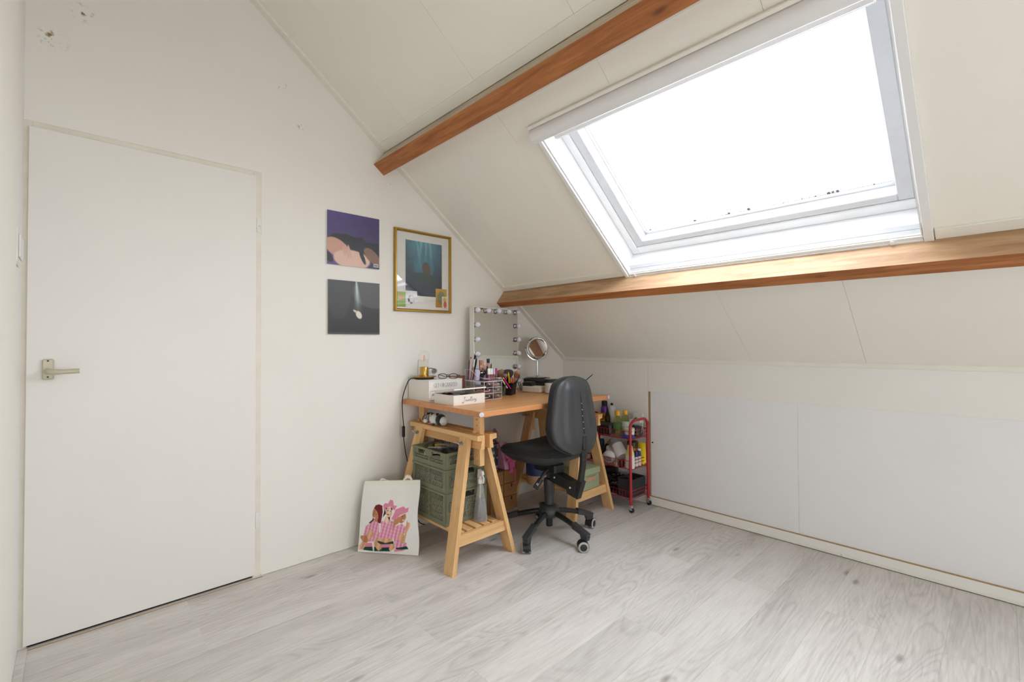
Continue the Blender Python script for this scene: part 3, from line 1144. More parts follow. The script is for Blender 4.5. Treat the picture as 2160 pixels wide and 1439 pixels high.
def make_trestle(label):
    """built about its own base point: x along the beams, y across"""
    t = thing('trestle', label, 'trestle', (0, 0, 0), 'wooden trestles under the desk')
    for sx in (-1, 1):
        for sy in (-1, 1):
            f, h = V((sx*0.282, sy*0.207, 0)), V((sx*0.222, sy*0.056, 0.668))
            d = (h-f)
            w, th = 0.037, 0.0125
            r = lambda p, a, e: (p.x+a*w, p.y+e*th, p.z)
            q = B().hexa([r(f, -1, -1), r(f, 1, -1), r(f, 1, 1), r(f, -1, 1), r(h, -1, -1), r(h, 1, -1), r(h, 1, 1), r(h, -1, 1)])
            obj('leg', q, BIRCH, t, smooth=False)
            wx = h.x-0.012 if sx > 0 else h.x-0.01
            zz = 0.632
            ly = f.y+(h.y-f.y)*zz/0.668
            q = B().cyl((wx, ly+sy*0.012, zz), (wx, ly+sy*0.016, zz), 0.011, n=14).cyl((wx, ly+sy*0.012, zz), (wx, ly+sy*0.032, zz), 0.0045, n=10)
            q.tube(catmull([(wx-0.026, ly+sy*0.034, zz+0.012), (wx-0.012, ly+sy*0.028, zz+0.003), (wx, ly+sy*0.027, zz), (wx+0.01, ly+sy*0.029, zz-0.002)], 4), [0.002, 0.004, 0.005, 0.0055, 0.006, 0.006, 0.007, 0.007, 0.0075, 0.007, 0.006, 0.004, 0.003], 8)
            obj('wing_bolt', q, STEEL, t)
        # cross rail between the feet
        z0, z1 = 0.125, 0.182
        ya = lambda z: 0.207-(0.207-0.056)*z/0.668-0.0125
        xo = lambda z: sx*(0.282-0.06*z/0.668)
        xa, xb = xo(0.15)+sx*0.024, xo(0.15)+sx*0.002
        q = B().hexa([(xa, -ya(z0), z0), (xb, -ya(z0), z0), (xb, -ya(z1), z1), (xa, -ya(z1), z1), (xa, ya(z0), z0), (xb, ya(z0), z0), (xb, ya(z1), z1), (xa, ya(z1), z1)])
        q.cyl((xa, 0.0, 0.152), (xa+sx*0.0006, 0.0, 0.152), 0.003, n=8)
        obj('cross_rail', q, BIRCH_Y, t, smooth=False)
    for k in range(5):
        y = -0.118+k*0.059
        obj('slat', B().box((-0.262, y-0.022, 0.166), (0.262, y+0.022, 0.183), 0.002), BIRCH_X, t, smooth=False)
    for sy in (-1, 1):
        pf = [(0.0175, 0.612), (0.0445, 0.612), (0.0375, 0.655), (0.066, 0.66), (0.066, 0.686), (0.0175, 0.686)]
        q = B().prism([(-0.335, sy*a, z) for a, z in pf], (0.67, 0, 0))
        obj('beam', q, BIRCH_X, t, smooth=False)
    for px in (-0.285, 0.265):
        q = B().box((px-0.029, -0.0155, 0.512), (px+0.029, 0.0155, DZ-0.046), 0.002)
        o = obj('post', q, BIRCH, t, smooth=False)
        cut = B()
        for z in (0.76, 0.727, 0.6, 0.569, 0.538):
            cut.cyl((px, -0.05, z), (px, 0.05, z), 0.0055, n=12)
        boolean_cut(o, cut)
        obj('peg', B().cyl((px-0.003, -0.035, 0.695), (px-0.003, 0.035, 0.695), 0.0085, n=12), BIRCH_Y, t)
    obj('top_rail', B().box((-0.335, -0.0225, DZ-0.046), (0.335, 0.0225, DZ-0.0281), 0.002), BIRCH_X, t, smooth=False)
    return t


TA = make_trestle('birch trestle holding the green crates, at the tote bag end of the desk')
TB = copy_tree(TA)
TB['label'] = 'birch trestle behind the office chair, beside the red trolley'
TA.location = (0.375, -1.447, 0)
TB.location = (0.375, -0.487, 0)
# ------------------------------------------------------------------ green folding crates
OLIVE = mat('olive_plastic', (112, 115, 91), 0.5, var=0.05, scale=30)
OLIVE_D = mat('olive_plastic_deep', (102, 105, 82), 0.5, var=0.05, scale=30)


def lattice(b, P, w, h, windows, t=0.006, mid=True):
    """wall of a folding crate: P(u, v, d) places a point; slots are real gaps between slanted bars"""
    def bx(u0, u1, v0, v1, d0=0.0, d1=None):
        d1 = t if d1 is None else d1
        c = [P(u, v, d) for d in (d0, d1) for u, v in ((u0, v0), (u1, v0), (u1, v1), (u0, v1))]
        b.hexa(c)
    rim, foot = 0.009, 0.026
    bx(-0.003, w+0.003, h-rim, h, -0.004, t+0.001)      # rim
    bx(0, w, 0, foot)
    cw = 0.022
    bx(0, cw, foot, h-rim, -0.003)
    bx(w-cw, w, foot, h-rim, -0.003)
    cols = [(cw, w/2-0.006), (w/2+0.006, w-cw)] if mid else [(cw, w-cw)]
    if mid:
        bx(w/2-0.006, w/2+0.006, foot, h-rim)
    for u0, u1 in cols:
        wn_ = [x for x in windows if x[0] < u1 and x[1] > u0]
        top = h-rim
        if wn_:
            a, c, vv = wn_[0]
            a, c = max(a, u0), min(c, u1)
            bx(u0, a, vv, top)
            bx(c, u1, vv, top)
            top = vv
        rows = max(2, round((top-foot)/0.034))
        rh = (top-foot)/rows
        for r in range(rows):
            v0, v1 = foot+r*rh, foot+(r+1)*rh
            bx(u0, u1, v1-0.005, v1)
            n = max(3, round((u1-u0)/0.0135))
            st = (u1-u0)/n
            for k in range(n):
                a = u0+k*st
                sl = 0.009
                c4 = [(a, v0), (a+st*0.42, v0), (min(a+st*0.42+sl, u1), v1-0.005), (min(a+sl, u1), v1-0.005)]
                b.hexa([P(u, v, 0.001) for u, v in c4]+[P(u, v, t-0.001) for u, v in c4])


def crate(z0, h, label, fill):
    x0, x1, y0, y1 = 0.2, 0.532, -1.588, -1.306
    w, d = x1-x0, y1-y0
    t = thing('folding_crate', label, 'crate', ((x0+x1)/2, (y0+y1)/2, z0), 'stacked green crates on the trestle shelf')
    obj('base', B().box((x0+0.004, y0+0.004, z0), (x1-0.004, y1-0.004, z0+0.006), 0.001), OLIVE_D, t, smooth=False)
    wl_ = [(0.055, 0.125, h-0.034), (0.195, 0.28, h-0.034)] if h < 0.1 else []
    q = B()
    lattice(q, lambda u, v, dd: (x0+0.0012+u*(w-0.0024)/w, y0+dd-0.0006, z0+v*0.998), w, h, wl_)
    obj('side_panel', q, OLIVE, t, smooth=False)
    q = B()
    lattice(q, lambda u, v, dd: (x0+0.0012+u*(w-0.0024)/w, y1-dd+0.0006, z0+v*0.998), w, h, wl_)
    obj('side_panel', q, OLIVE, t, smooth=False)
    we_ = [(0.085, 0.195, h-0.042)] if h > 0.1 else []
    q = B()
    lattice(q, lambda u, v, dd: (x1-dd, y0+u, z0+v), d, h, we_, mid=h < 0.1)
    obj('end_panel', q, OLIVE, t, smooth=False)
    q = B()
    lattice(q, lambda u, v, dd: (x0+dd, y0+u, z0+v), d, h, we_, mid=h < 0.1)
    obj('end_panel', q, OLIVE, t, smooth=False)
    for ya in (y0+0.018, y1-0.034):
        obj('latch', B().box((x1-0.001, ya, z0+h*0.45), (x1+0.006, ya+0.016, z0+h*0.72), 0.001), OLIVE_D, t, smooth=False)
    return t


crate(0.183, 0.176, 'olive green folding crate at the bottom of the stack', 0)
crate(0.36, 0.126, 'olive green folding crate in the middle of the stack', 0)
crate(0.487, 0.089, 'olive green folding crate on top of the stack, open and full of odds and ends', 1)
PINKPACK = mat('pale_pink_packet', (234, 214, 214), 0.4, var=0.1, scale=40)
GREYPACK = mat('pale_grey_packet', (222, 218, 216), 0.4, var=0.12, scale=40)
for z, h, m_, lb, ca in ((0.19, 0.12, PINKPACK, 'pale pink packet seen through the slots of the bottom crate', 'packet'), (0.367, 0.085, GREYPACK, 'pale grey packet seen through the slots of the middle crate', 'packet')):
    q = B().box((0.21, -1.579, z), (0.522, -1.44, z+h), 0.012).box((0.21, -1.436, z), (0.522, -1.318, z+h*0.85), 0.012)
    tag(obj('packet', q, m_), lb, ca)
ACR = clear('clear_acrylic', (254, 254, 255), 0.025, None, 0.08, 0.5, True)
ACR_G = clear('clear_grey_plastic', (250, 250, 252), 0.06, None, 0.15, 0.5, True)
cb = thing('clear_compartment_box', 'clear plastic box with compartments standing up in the top green crate', 'box', (0.416, -1.468, 0.493))
q = B()
zt = 0.608
for i in range(6):
    q.box((0.355+i*0.024, -1.53, 0.52), (0.3575+i*0.024, -1.405, zt))
for yy in (-1.53, -1.47, -1.4075):
    q.box((0.355, yy, 0.52), (0.4775, yy+0.0025, zt-0.002))
q.box((0.353, -1.532, 0.517), (0.48, -1.403, 0.52))
obj('shell', q, ACR_G, cb, smooth=False)
q = B(MX.Translation(V((0.355, -1.538, 0.55))) @ MX.Rotation(0.25, 4, 'X') @ MX.Rotation(0.5, 4, 'Z')).box((-0.05, -0.03, -0.008), (0.05, 0.03, 0.006), 0.002)
tb = thing('tablet_case', 'black flat case with a white edge lying in the top green crate', 'case', (0.36, -1.548, 0.54))
obj('body', q, BLACK, tb, smooth=False)
q = B(MX.Translation(V((0.355, -1.538, 0.55))) @ MX.Rotation(0.25, 4, 'X') @ MX.Rotation(0.5, 4, 'Z')).box((-0.0501, -0.033, 0.004), (0.0501, -0.0295, 0.0075))
obj('edge', q, WHITE, tb, smooth=False)
YEL = mat('yellow_plastic', (226, 176, 34), 0.35, var=0.03)
bt = thing('small_bottle', 'small white bottle with yellow cap lying in the top green crate', 'bottle', (0.28, -1.545, 0.52))
obj('body', B().lathe([(0, 0), (0.014, 0.002), (0.015, 0.03), (0.006, 0.042)], (0.265, -1.548, 0.53), 12, d=(0.8, 0.3, 0.1)), WHITE, bt)
obj('cap', B().lathe([(0.007, 0.042), (0.007, 0.056), (0, 0.057)], (0.265, -1.548, 0.53), 10, d=(0.8, 0.3, 0.1)), YEL, bt)
tag(obj('highlighter', B().cyl((0.24, -1.46, 0.56), (0.35, -1.42, 0.577), 0.007, 0.005, 10), YEL), 'yellow pen lying across the top green crate', 'pen')
tag(obj('ruler', B().bar((0.23, -1.5, 0.552), (0.37, -1.46, 0.567), 0.022, 0.003), GREYPACK), 'pale ruler lying across the top green crate', 'ruler')
cbn = B()
rnd = random.Random(5)
for k in range(4):
    cbn.tube(catmull([(0.33+0.09*rnd.random(), -1.57+0.05*rnd.random(), 0.525+0.02*rnd.random()) for _ in range(6)], 4), 0.0022, 6)
tag(obj('cable_bundle', cbn, GREYPACK), 'pale cable bundle showing through the handle of the top green crate', 'cable')

# spray bottle on the shelf
SPB = clear('frosted_bottle', (250, 250, 250), 0.2, (236, 236, 238), 0.5)
sb = thing('spray_bottle', 'translucent cone shaped spray bottle half full of water on the trestle shelf', 'bottle', (0.575, -1.385, 0.183))
sp = V((0.575, -1.385, 0.183))
obj('body', B().lathe([(0, 0), (0.036, 0.0), (0.038, 0.006), (0.034, 0.06), (0.026, 0.125), (0.018, 0.185), (0.0135, 0.2), (0.0135, 0.212)], sp, 24), SPB, sb)
obj('water', B().lathe([(0, 0.003), (0.035, 0.004), (0.0325, 0.06), (0.0262, 0.112), (0, 0.112)], sp, 24), clear('water', (226, 229, 231), 0.1, (200, 205, 208), 0.05), sb)
q = B().lathe([(0.016, 0.205), (0.016, 0.228), (0.01, 0.232), (0.009, 0.25), (0, 0.25)], sp, 16)
q.hexa([(sp.x-0.012, sp.y-0.013, sp.z+0.232), (sp.x+0.026, sp.y-0.008, sp.z+0.255), (sp.x+0.026, sp.y+0.008, sp.z+0.255), (sp.x-0.012, sp.y+0.013, sp.z+0.232), (sp.x-0.01, sp.y-0.01, sp.z+0.282), (sp.x+0.022, sp.y-0.007, sp.z+0.275), (sp.x+0.022, sp.y+0.007, sp.z+0.275), (sp.x-0.01, sp.y+0.01, sp.z+0.282)])
obj('spray_head', q, WHITE, sb)
obj('trigger', B().tube(catmull([(sp.x+0.02, sp.y, sp.z+0.25), (sp.x+0.03, sp.y, sp.z+0.235), (sp.x+0.026, sp.y, sp.z+0.21)], 4), 0.004, 8), WHITE, sb)
obj('dip_tube', B().tube([(sp.x, sp.y, sp.z+0.21), (sp.x-0.004, sp.y, sp.z+0.1), (sp.x-0.02, sp.y, sp.z+0.01)], 0.002, 6), WHITE, sb)

# ------------------------------------------------------------------ soft toys on the trestle beams
PLUSH_W = mat('white_plush', (214, 212, 206), 0.95, var=0.08, scale=90, bump=0.5, bscale=400, sheen=0.4)
PLUSH_B = mat('black_plush', (34, 33, 34), 0.95, var=0.2, scale=90, bump=0.5, bscale=400, sheen=0.3)
PLUSH_G = mat('mint_plush', (120, 196, 170), 0.9, var=0.1, scale=90, bump=0.4)
zb = thing('zebra_toy', 'small striped zebra soft toy lying on the trestle beam', 'toy', (0.17, -1.47, 0.686))
zc = V((0.175, -1.468, 0.714))
obj('body', B().ball(zc+V((0.035, 0.012, 0)), 0.026, 14, 9, (1.3, 1, 0.95)), PLUSH_G, zb)
obj('head', B().ball(zc, 0.0325, 16, 11, (1.05, 0.95, 0.88)).ball(zc+V((0.02, -0.03, -0.009)), 0.016, 12, 8, (1.1, 1, 0.8)), PLUSH_W, zb)
q = B()
for k in range(6):
    a = -0.9+k*0.36
    pts = []
    for i in range(7):
        ph = -1.1+i*0.36
        d = V((math.sin(a)*math.cos(ph)*1.05, -math.cos(a)*0.95*math.cos(ph), math.sin(ph)*0.88+0.1)).normalized()
        pts.append(zc+V((d.x*0.034, d.y*0.031, d.z*0.0288)))
    q.tube(pts, [0.001, 0.0022, 0.0026, 0.0028, 0.0026, 0.0022, 0.001], 6)
obj('stripe', q, PLUSH_B, zb)
for sx in (-1, 1):
    obj('ear', B().ball(zc+V((sx*0.024, 0.002, 0.024)), 0.009, 10, 7, (0.6, 0.5, 1.2)), PLUSH_W, zb)
obj('mane', B().tube(catmull([zc+V((0.0, -0.012, 0.027)), zc+V((0.012, 0.006, 0.031)), zc+V((0.03, 0.014, 0.029)), zc+V((0.045, 0.016, 0.026))], 4), [0.004]+[0.007]*11+[0.003], 8), PLUSH_B, zb)
q = B().ball(zc+V((-0.012, -0.026, 0.003)), 0.0042, 8, 6).ball(zc+V((0.013, -0.027, 0.003)), 0.0042, 8, 6)
obj('eye', q, RUBBER, zb)
obj('paw', B().ball((0.235, -1.49, 0.694), 0.012, 10, 7, (1.4, 1, 0.6)), mat('pink_plush', (214, 96, 140), 0.9, var=0.1), zb)
pd = thing('panda_toy', 'small black and white soft toy lying on the trestle beam', 'toy', (0.28, -1.47, 0.686))
pc = V((0.268, -1.476, 0.7205))
obj('head', B().ball(pc, 0.036, 16, 11, (1.12, 1.0, 0.95)), PLUSH_W, pd)
obj('body', B().ball(pc+V((0.042, 0.008, 0.001)), 0.034, 14, 9, (0.85, 1, 1.0)), PLUSH_B, pd)
obj('rump', B().ball(pc+V((0.066, 0.012, -0.005)), 0.027, 14, 9, (0.7, 1, 1.0)), PLUSH_W, pd)
obj('ear', B().ball(pc+V((-0.016, -0.014, 0.027)), 0.011, 10, 7, (1, 0.6, 0.9)), PLUSH_B, pd)
obj('ear', B().ball(pc+V((0.026, -0.004, 0.032)), 0.01, 10, 7, (0.7, 1, 0.9)), PLUSH_B, pd)
obj('paw', B().ball(pc+V((0.052, -0.012, -0.018)), 0.012, 10, 7, (1.3, 1, 0.7)), PLUSH_B, pd)
obj('paw', B().ball(pc+V((0.012, -0.026, -0.026)), 0.011, 10, 7, (1.5, 1, 0.6)), PLUSH_B, pd)

# ------------------------------------------------------------------ printed cotton bag
PR = {'shirt': (226, 158, 184), 'pale': (228, 190, 164), 'skin': (218, 166, 128), 'tan': (188, 126, 92), 'jean': (24, 58, 46), 'belt': (216, 138, 160), 'hair1': (112, 26, 32),
      'hair2': (44, 30, 32), 'hair3': (186, 136, 92), 'hat': (224, 132, 164), 'band': (196, 160, 160), 'mouth': (170, 60, 70), 'eye': (70, 46, 40), 'teeth': (236, 226, 216)}
TOTE_PRINT = [
('shirt',[(382,554),(448,545),(486,595),(535,536),(618,560),(619,707),(599,787),(346,799),(376,689)]),
('pale',[(458,485),(531,493),(521,561),(487,604),(431,545)]),
('skin',[(346,795),(599,779),(592,826),(480,849),(361,830)]),
('jean',[(338,819),(480,849),(602,818),(617,871),(553,964),(284,976),(286,915),(345,874)]),
('belt',[(366,873),(616,856),(619,901),(372,919)]),
('skin',[(339,698),(370,714),(341,842),(398,872),(416,932),(357,969),(283,891),(276,845)]),
('skin',[(564,858),(626,855),(626,916),(553,964),(530,935)]),
('hair2',[(435,369),(575,370),(552,423),(531,493),(525,553),(487,493)]),
('hair2',[(430,378),(454,450),(404,502),(419,432)]),
('pale',[(563,430),(560,459),(546,483),(524,496),(499,496),(474,484),(456,460),(447,430),(450,400),(463,376),(486,362),(512,362),(536,376),(554,400)]),
('mouth',[(515,462),(509,469),(494,472),(478,469),(470,463),(476,456),(492,453),(508,456)]),
('eye',[(498,410),(491,414),(478,414),(471,410),(477,405),(490,405)]),
('eye',[(554,414),(547,419),(534,419),(527,414),(533,409),(547,409)]),
('hat',[(392,342),(422,306),(475,315),(510,262),(567,268),(589,334),(647,339),(606,401),(518,353),(446,369),(416,410)]),
('band',[(475,315),(589,336),(585,352),(471,331)]),
('hair1',[(230,387),(264,337),(320,323),(380,342),(399,423),(392,494),(375,584),(307,577),(330,494),(298,424),(246,378)]),
('hair2',[(160,588),(228,539),(239,495),(257,547),(195,591)]),
('tan',[(262,539),(324,538),(329,577),(266,569)]),
('shirt',[(110,636),(247,556),(327,564),(359,597),(355,698),(324,796),(249,846),(178,844),(80,762)]),
('jean',[(119,921),(254,912),(265,975),(88,967)]),
('belt',[(126,870),(246,858),(254,914),(119,923)]),
('skin',[(175,681),(283,716),(265,761),(165,833),(87,961),(19,967),(22,909),(104,802)]),
('tan',[(31,772),(131,765),(187,836),(149,869),(79,853),(25,805)]),
('tan',[(224,406),(246,377),(304,424),(330,477),(313,538),(275,554),(237,513),(218,469)]),
('teeth',[(245,499),(281,508),(271,519),(247,513)]),
('eye',[(260,451),(256,455),(245,455),(239,451),(244,446),(254,446)]),
('eye',[(303,459),(298,464),(286,464),(280,459),(285,455),(296,455)]),
('hair3',[(600,535),(673,500),(683,576),(607,618),(571,680),(592,569)]),
('shirt',[(607,618),(742,583),(808,655),(800,703),(689,745),(786,827),(821,841),(819,889),(642,926),(610,787),(619,707)]),
('skin',[(817,532),(840,573),(865,563),(874,613),(820,702),(785,850),(747,847),(693,799),(678,730),(768,692),(784,750),(806,663),(772,599),(806,619)]),
('tan',[(657,500),(792,446),(806,503),(761,562),(726,579),(677,563)]),
('eye',[(753,487),(747,491),(736,491),(730,487),(735,482),(747,482)]),
('teeth',[(739,533),(770,524),(762,543),(742,547)]),
('jean',[(631,917),(818,882),(845,920),(673,941)]),
('belt',[(622,932),(801,933),(733,952),(615,967)]),
('hat',[(555,514),(594,458),(627,387),(755,348),(789,380),(844,366),(831,426),(703,467),(621,528),(578,537)]),
('band',[(630,436),(795,396),(801,409),(631,453)]),
]


def paint_tote(u, v):
    c = np.full((len(u), 3), 0.0)+np.array((234, 232, 228))
    c = layer(c, (v < 0.062).astype(float), (232, 227, 210), 0.6)
    for nm, pts in TOTE_PRINT:
        m = poly(u*1000, v*1000, pts)
        col = np.array(PR[nm], float)[None, :]+np.zeros_like(c)
        if nm == 'shirt':
            g = (np.abs(((u+0.25*v)*17) % 1-0.5) > 0.4) | (np.abs(((v-0.2*u)*22) % 1-0.5) > 0.4)
            g2 = (np.abs(((u+0.25*v)*17) % 1-0.5) < 0.1)
            col = np.where(g[:, None], np.array((212, 118, 156))[None, :], col)
            col = np.where(g2[:, None], np.array((236, 196, 210))[None, :], col)
        if nm in ('skin', 'tan', 'pale'):
            col = col*(1+0.08*np.sin(u*60+v*20))[:, None]
        c = np.where(m[:, None] > 0, col, c)
    return c


bg = thing('tote_bag', 'white cotton tote bag printed with three women in pink hats', 'bag', (0.21, -1.76, 0))
BL_, BR_, TL_, TR_ = V((0.083, -1.878, 0.002)), V((0.362, -1.657, 0.002)), V((0.052, -1.818, 0.378)), V((0.322, -1.622, 0.402))
bn = V((0.62, -0.78, 0.1)).normalized()


def bag_pt(u, v, sg):
    p = (TL_*(1-u)+TR_*u)*(1-v)+(BL_*(1-u)+BR_*u)*v
    e = (1-abs(2*u-1)**2.2)*(1-abs(2*v-1)**3)
    wr_ = 0.004*math.sin(u*9+v*5)*math.sin(v*11-u*4)+0.003*math.sin(u*21+v*3)*(1-v)
    p = p+bn*(sg*(0.003+0.016*e)+wr_*e)
    side = (BR_-BL_).normalized()
    p = p+side*(0.006*math.sin(v*8+1.0)*max(0, 2*u-1)**3+0.004*math.sin(v*5)*min(0, 2*u-1)**3)
    p.z = max(p.z, 0.0015)
    return p


CLOTH = painted('printed_cotton', 0.85)
print_sheet('body', lambda u, v: bag_pt(u, v, 1), paint_tote, 190, 210, CLOTH, bg, back=lambda u, v: bag_pt(u, v, -1), angle=60)
COTTON = mat('cotton_webbing', (226, 221, 206), 0.9, var=0.04, scale=60)
tp = lambda u: bag_pt(u, 0.0, 0)
q = B().tube(catmull([tp(0.28)+V((0, 0, -0.02)), tp(0.3)+V((-0.01, 0.012, 0.004)), tp(0.4)+V((-0.02, 0.02, -0.012)), tp(0.52)+V((-0.02, 0.02, -0.014))], 4), 0.006, 8)
obj('strap', q, COTTON, bg)
q = B().tube(catmull([tp(0.7)+V((0, 0, -0.01)), tp(0.74)+V((0.0, 0.0, 0.008)), tp(0.78)+V((-0.006, 0.006, 0.018)), tp(0.83)+V((-0.004, 0.002, 0.013)), tp(0.86)+V((0.0, 0.0, 0.001))], 4), [0.006]*6+[0.01]*7+[0.007]*4, 8)
obj('strap', q, COTTON, bg)

# ------------------------------------------------------------------ small drawer chest under the desk
KRAFT = wood('kraft_board', (150, 106, 62), (172, 126, 80), 1, 20, 0.7, stretch=6)
KRAFT_D = mat('kraft_edge', (120, 84, 50), 0.8, var=0.1, scale=60)
CX1, CY0, CY1, CZ = 0.186, -0.985, -0.727, 0.277
ch = thing('drawer_chest', 'brown cardboard chest with six small drawers under the desk', 'chest', (0.095, -0.856, 0))
q = B().box((0.003, CY0, 0), (CX1-0.012, CY0+0.006, CZ)).box((0.003, CY1-0.006, 0), (CX1-0.004, CY1, CZ)).box((0.003, CY0, CZ-0.006), (CX1-0.004, CY1, CZ)).box((0.003, CY0, 0), (CX1-0.004, CY1, 0.006)).box((0.003, CY0, 0), (0.009, CY1, CZ)).box((0.003, (CY0+CY1)/2-0.003, 0), (CX1-0.01, (CY0+CY1)/2+0.003, CZ))
obj('carcass', q, KRAFT, ch, smooth=False)
for r in range(3):
    for c in range(2):
        y0 = CY0+0.007+c*0.126
        z0 = 0.0075+r*0.09
        y1_, z1_ = y0+0.1185, z0+0.087
        d = obj('drawer', B().box((0.02, y0, z0), (CX1, y1_, z1_), 0.001), KRAFT, ch, smooth=False)
        ym = (y0+y1_)/2+(0.01 if c else 0)
        obj('slot', B().box((CX1-0.0005, ym-0.006, z1_-0.028), (CX1+0.0006, ym+0.006, z1_-0.006)), DARK, d)

# printed tin on the chest, full of things
def paint_tin(u, v):
    n = np.floor(u*9)*7.13+np.floor(v*5)*3.7
    k = (np.sin(n*12.9898)*43758.5453) % 1
    pal = np.array([(58, 54, 56), (92, 84, 70), (150, 110, 130), (70, 66, 70), (196, 190, 184), (74, 84, 62), (44, 42, 46)])
    c = pal[(k*len(pal)).astype(int) % len(pal)].astype(float)
    s = ((np.abs((u*9) % 1-0.5) < 0.22) & (np.abs((v*5) % 1-0.5) < 0.25) & (k > 0.45))
    return np.where(s[:, None], 235-c*0.7, c)


TINM = painted('printed_tin', 0.35, 0.3)
tc_ = V((0.095, -0.896, CZ))
tn = thing('printed_tin', 'dark patterned tin bucket filled with foil and ribbon, standing on the cardboard chest', 'tin', tc_)
rt_ = lambda v: 0.056-0.008*v
H_ = 0.185
print_sheet('body', lambda u, v: (tc_.x+rt_(v)*math.cos(-2*PI*u), tc_.y+rt_(v)*math.sin(-2*PI*u), tc_.z+H_*(1-v)), paint_tin, 72, 40, TINM, tn,
            back=lambda u, v: (tc_.x+(rt_(v)-0.002)*math.cos(-2*PI*u), tc_.y+(rt_(v)-0.002)*math.sin(-2*PI*u), tc_.z+H_*(1-v)))
obj('rim', B().tube([(tc_.x+0.057*math.cos(a*PI/16), tc_.y+0.057*math.sin(a*PI/16), tc_.z+H_) for a in range(32)], 0.004, 8, closed=True), mat('pink_grey_rim', (172, 146, 156), 0.4), tn)
obj('floor', B().lathe([(0, 0.001), (0.047, 0.001), (0.047, 0.004), (0, 0.004)], tc_, 20), BLACK, tn)
rnd = random.Random(11)
q = B()
vs, fs = [], []
N = 12
for i in range(N+1):
    for j in range(N+1):
        a, c = i/N*2-1, j/N*2-1
        r = math.hypot(a, c)
        zz = 0.21+0.045*max(0, 1-r)+0.012*(rnd.random()-0.5)
        vs.append((tc_.x+a*0.036, tc_.y-0.008+c*0.036, tc_.z+zz-0.03*max(0, r-0.8)))
for i in range(N):
    for j in range(N):
        k = i*(N+1)+j
        fs.append((k, k+1, k+N+2, k+N+1))
q.add(vs, fs)
q.lathe([(0.036, 0.2), (0.046, 0.13), (0.0, 0.13)], tc_, 14)
tag(obj('foil_packet', q, mat('crumpled_foil', (120, 124, 120), 0.25, metal=0.7, var=0.25, scale=60), smooth=False), 'crumpled silver foil packet stuffed in the patterned tin', 'packet')
MAUVE = mat('mauve_ribbon', (166, 120, 140), 0.5, var=0.12, scale=60)
q = B()
for k in range(5):
    o_ = k*0.004
    q.tube(catmull([(tc_.x+0.005, tc_.y+0.01+o_, tc_.z+0.15), (tc_.x+0.01, tc_.y+0.012+o_, tc_.z+0.27-k*0.004), (tc_.x+0.012, tc_.y+0.033+o_*0.9, tc_.z+0.285-k*0.006), (tc_.x+0.01, tc_.y+0.042+o_*0.3, tc_.z+0.22), (tc_.x+0.008, tc_.y+0.036+o_*0.2, tc_.z+0.17)], 4), 0.0042, 6)
tag(obj('ribbon', q, MAUVE), 'mauve ribbon loop standing in the patterned tin', 'ribbon')
tag(obj('red_packet', B().box((tc_.x-0.03, tc_.y-0.04, tc_.z+0.16), (tc_.x-0.012, tc_.y-0.01, tc_.z+0.262), 0.003), mat('red_card', (160, 26, 38), 0.4)), 'red packet standing at the back of the patterned tin', 'packet')

# pink gift bag with a bow
PINK = mat('pink_bag', (228, 164, 200), 0.55, var=0.05, scale=20)
PINK_B = mat('hot_pink_satin', (228, 104, 164), 0.4, var=0.08, scale=40)
gb = thing('pink_bag', 'pink gift bag tied with a bright pink bow, on the cardboard chest', 'bag', (0.1, -0.79, CZ))
ga = lambda u, v: (0.165-0.045*(1-v)**1.2-0.01*math.sin(v*5)*math.sin(u*6), -0.826+0.102*u+0.02*(v-1)*(2*u-1)*0.5-0.02*(1-v), CZ+0.001+0.175*(1-v)+0.012*math.sin(u*5+1)*(1-v))
gb2 = lambda u, v: (0.045+0.03*(1-v)+0.008*math.sin(v*4+u*3), -0.826+0.102*u-0.02*(1-v), CZ+0.001+0.175*(1-v)+0.012*math.sin(u*5+1)*(1-v))
obj('body', B().solid(ga, gb2, 12, 12), PINK, gb, angle=60)
bc = V((0.176, -0.775, CZ+0.072))
q = B()
for a, l_, w_ in ((2.7, 0.05, 0.026), (0.5, 0.045, 0.026), (3.4, 0.046, 0.02), (-0.2, 0.046, 0.02)):
    d = V((0.1, math.cos(a), math.sin(a))).normalized()
    q.ball(bc+d*l_*0.55, l_*0.55, 12, 8, (0.32, 1.0, w_/0.05), MX.Rotation(a, 3, 'X'))
q.ball(bc, 0.012, 10, 8)
q.ribbon(catmull([bc, bc+V((0.012, -0.01, -0.03)), bc+V((0.014, -0.008, -0.07)), bc+V((0.013, -0.014, -0.098))], 5), 0.034, (1, 0, 0))
q.ribbon(catmull([bc, bc+V((0.012, 0.02, -0.03)), bc+V((0.014, 0.022, -0.08)), bc+V((0.014, 0.027, -0.13)), bc+V((0.014, 0.02, -0.175))], 5), 0.009, (1, 0, 0))
obj('bow', q, PINK_B, gb, angle=60)

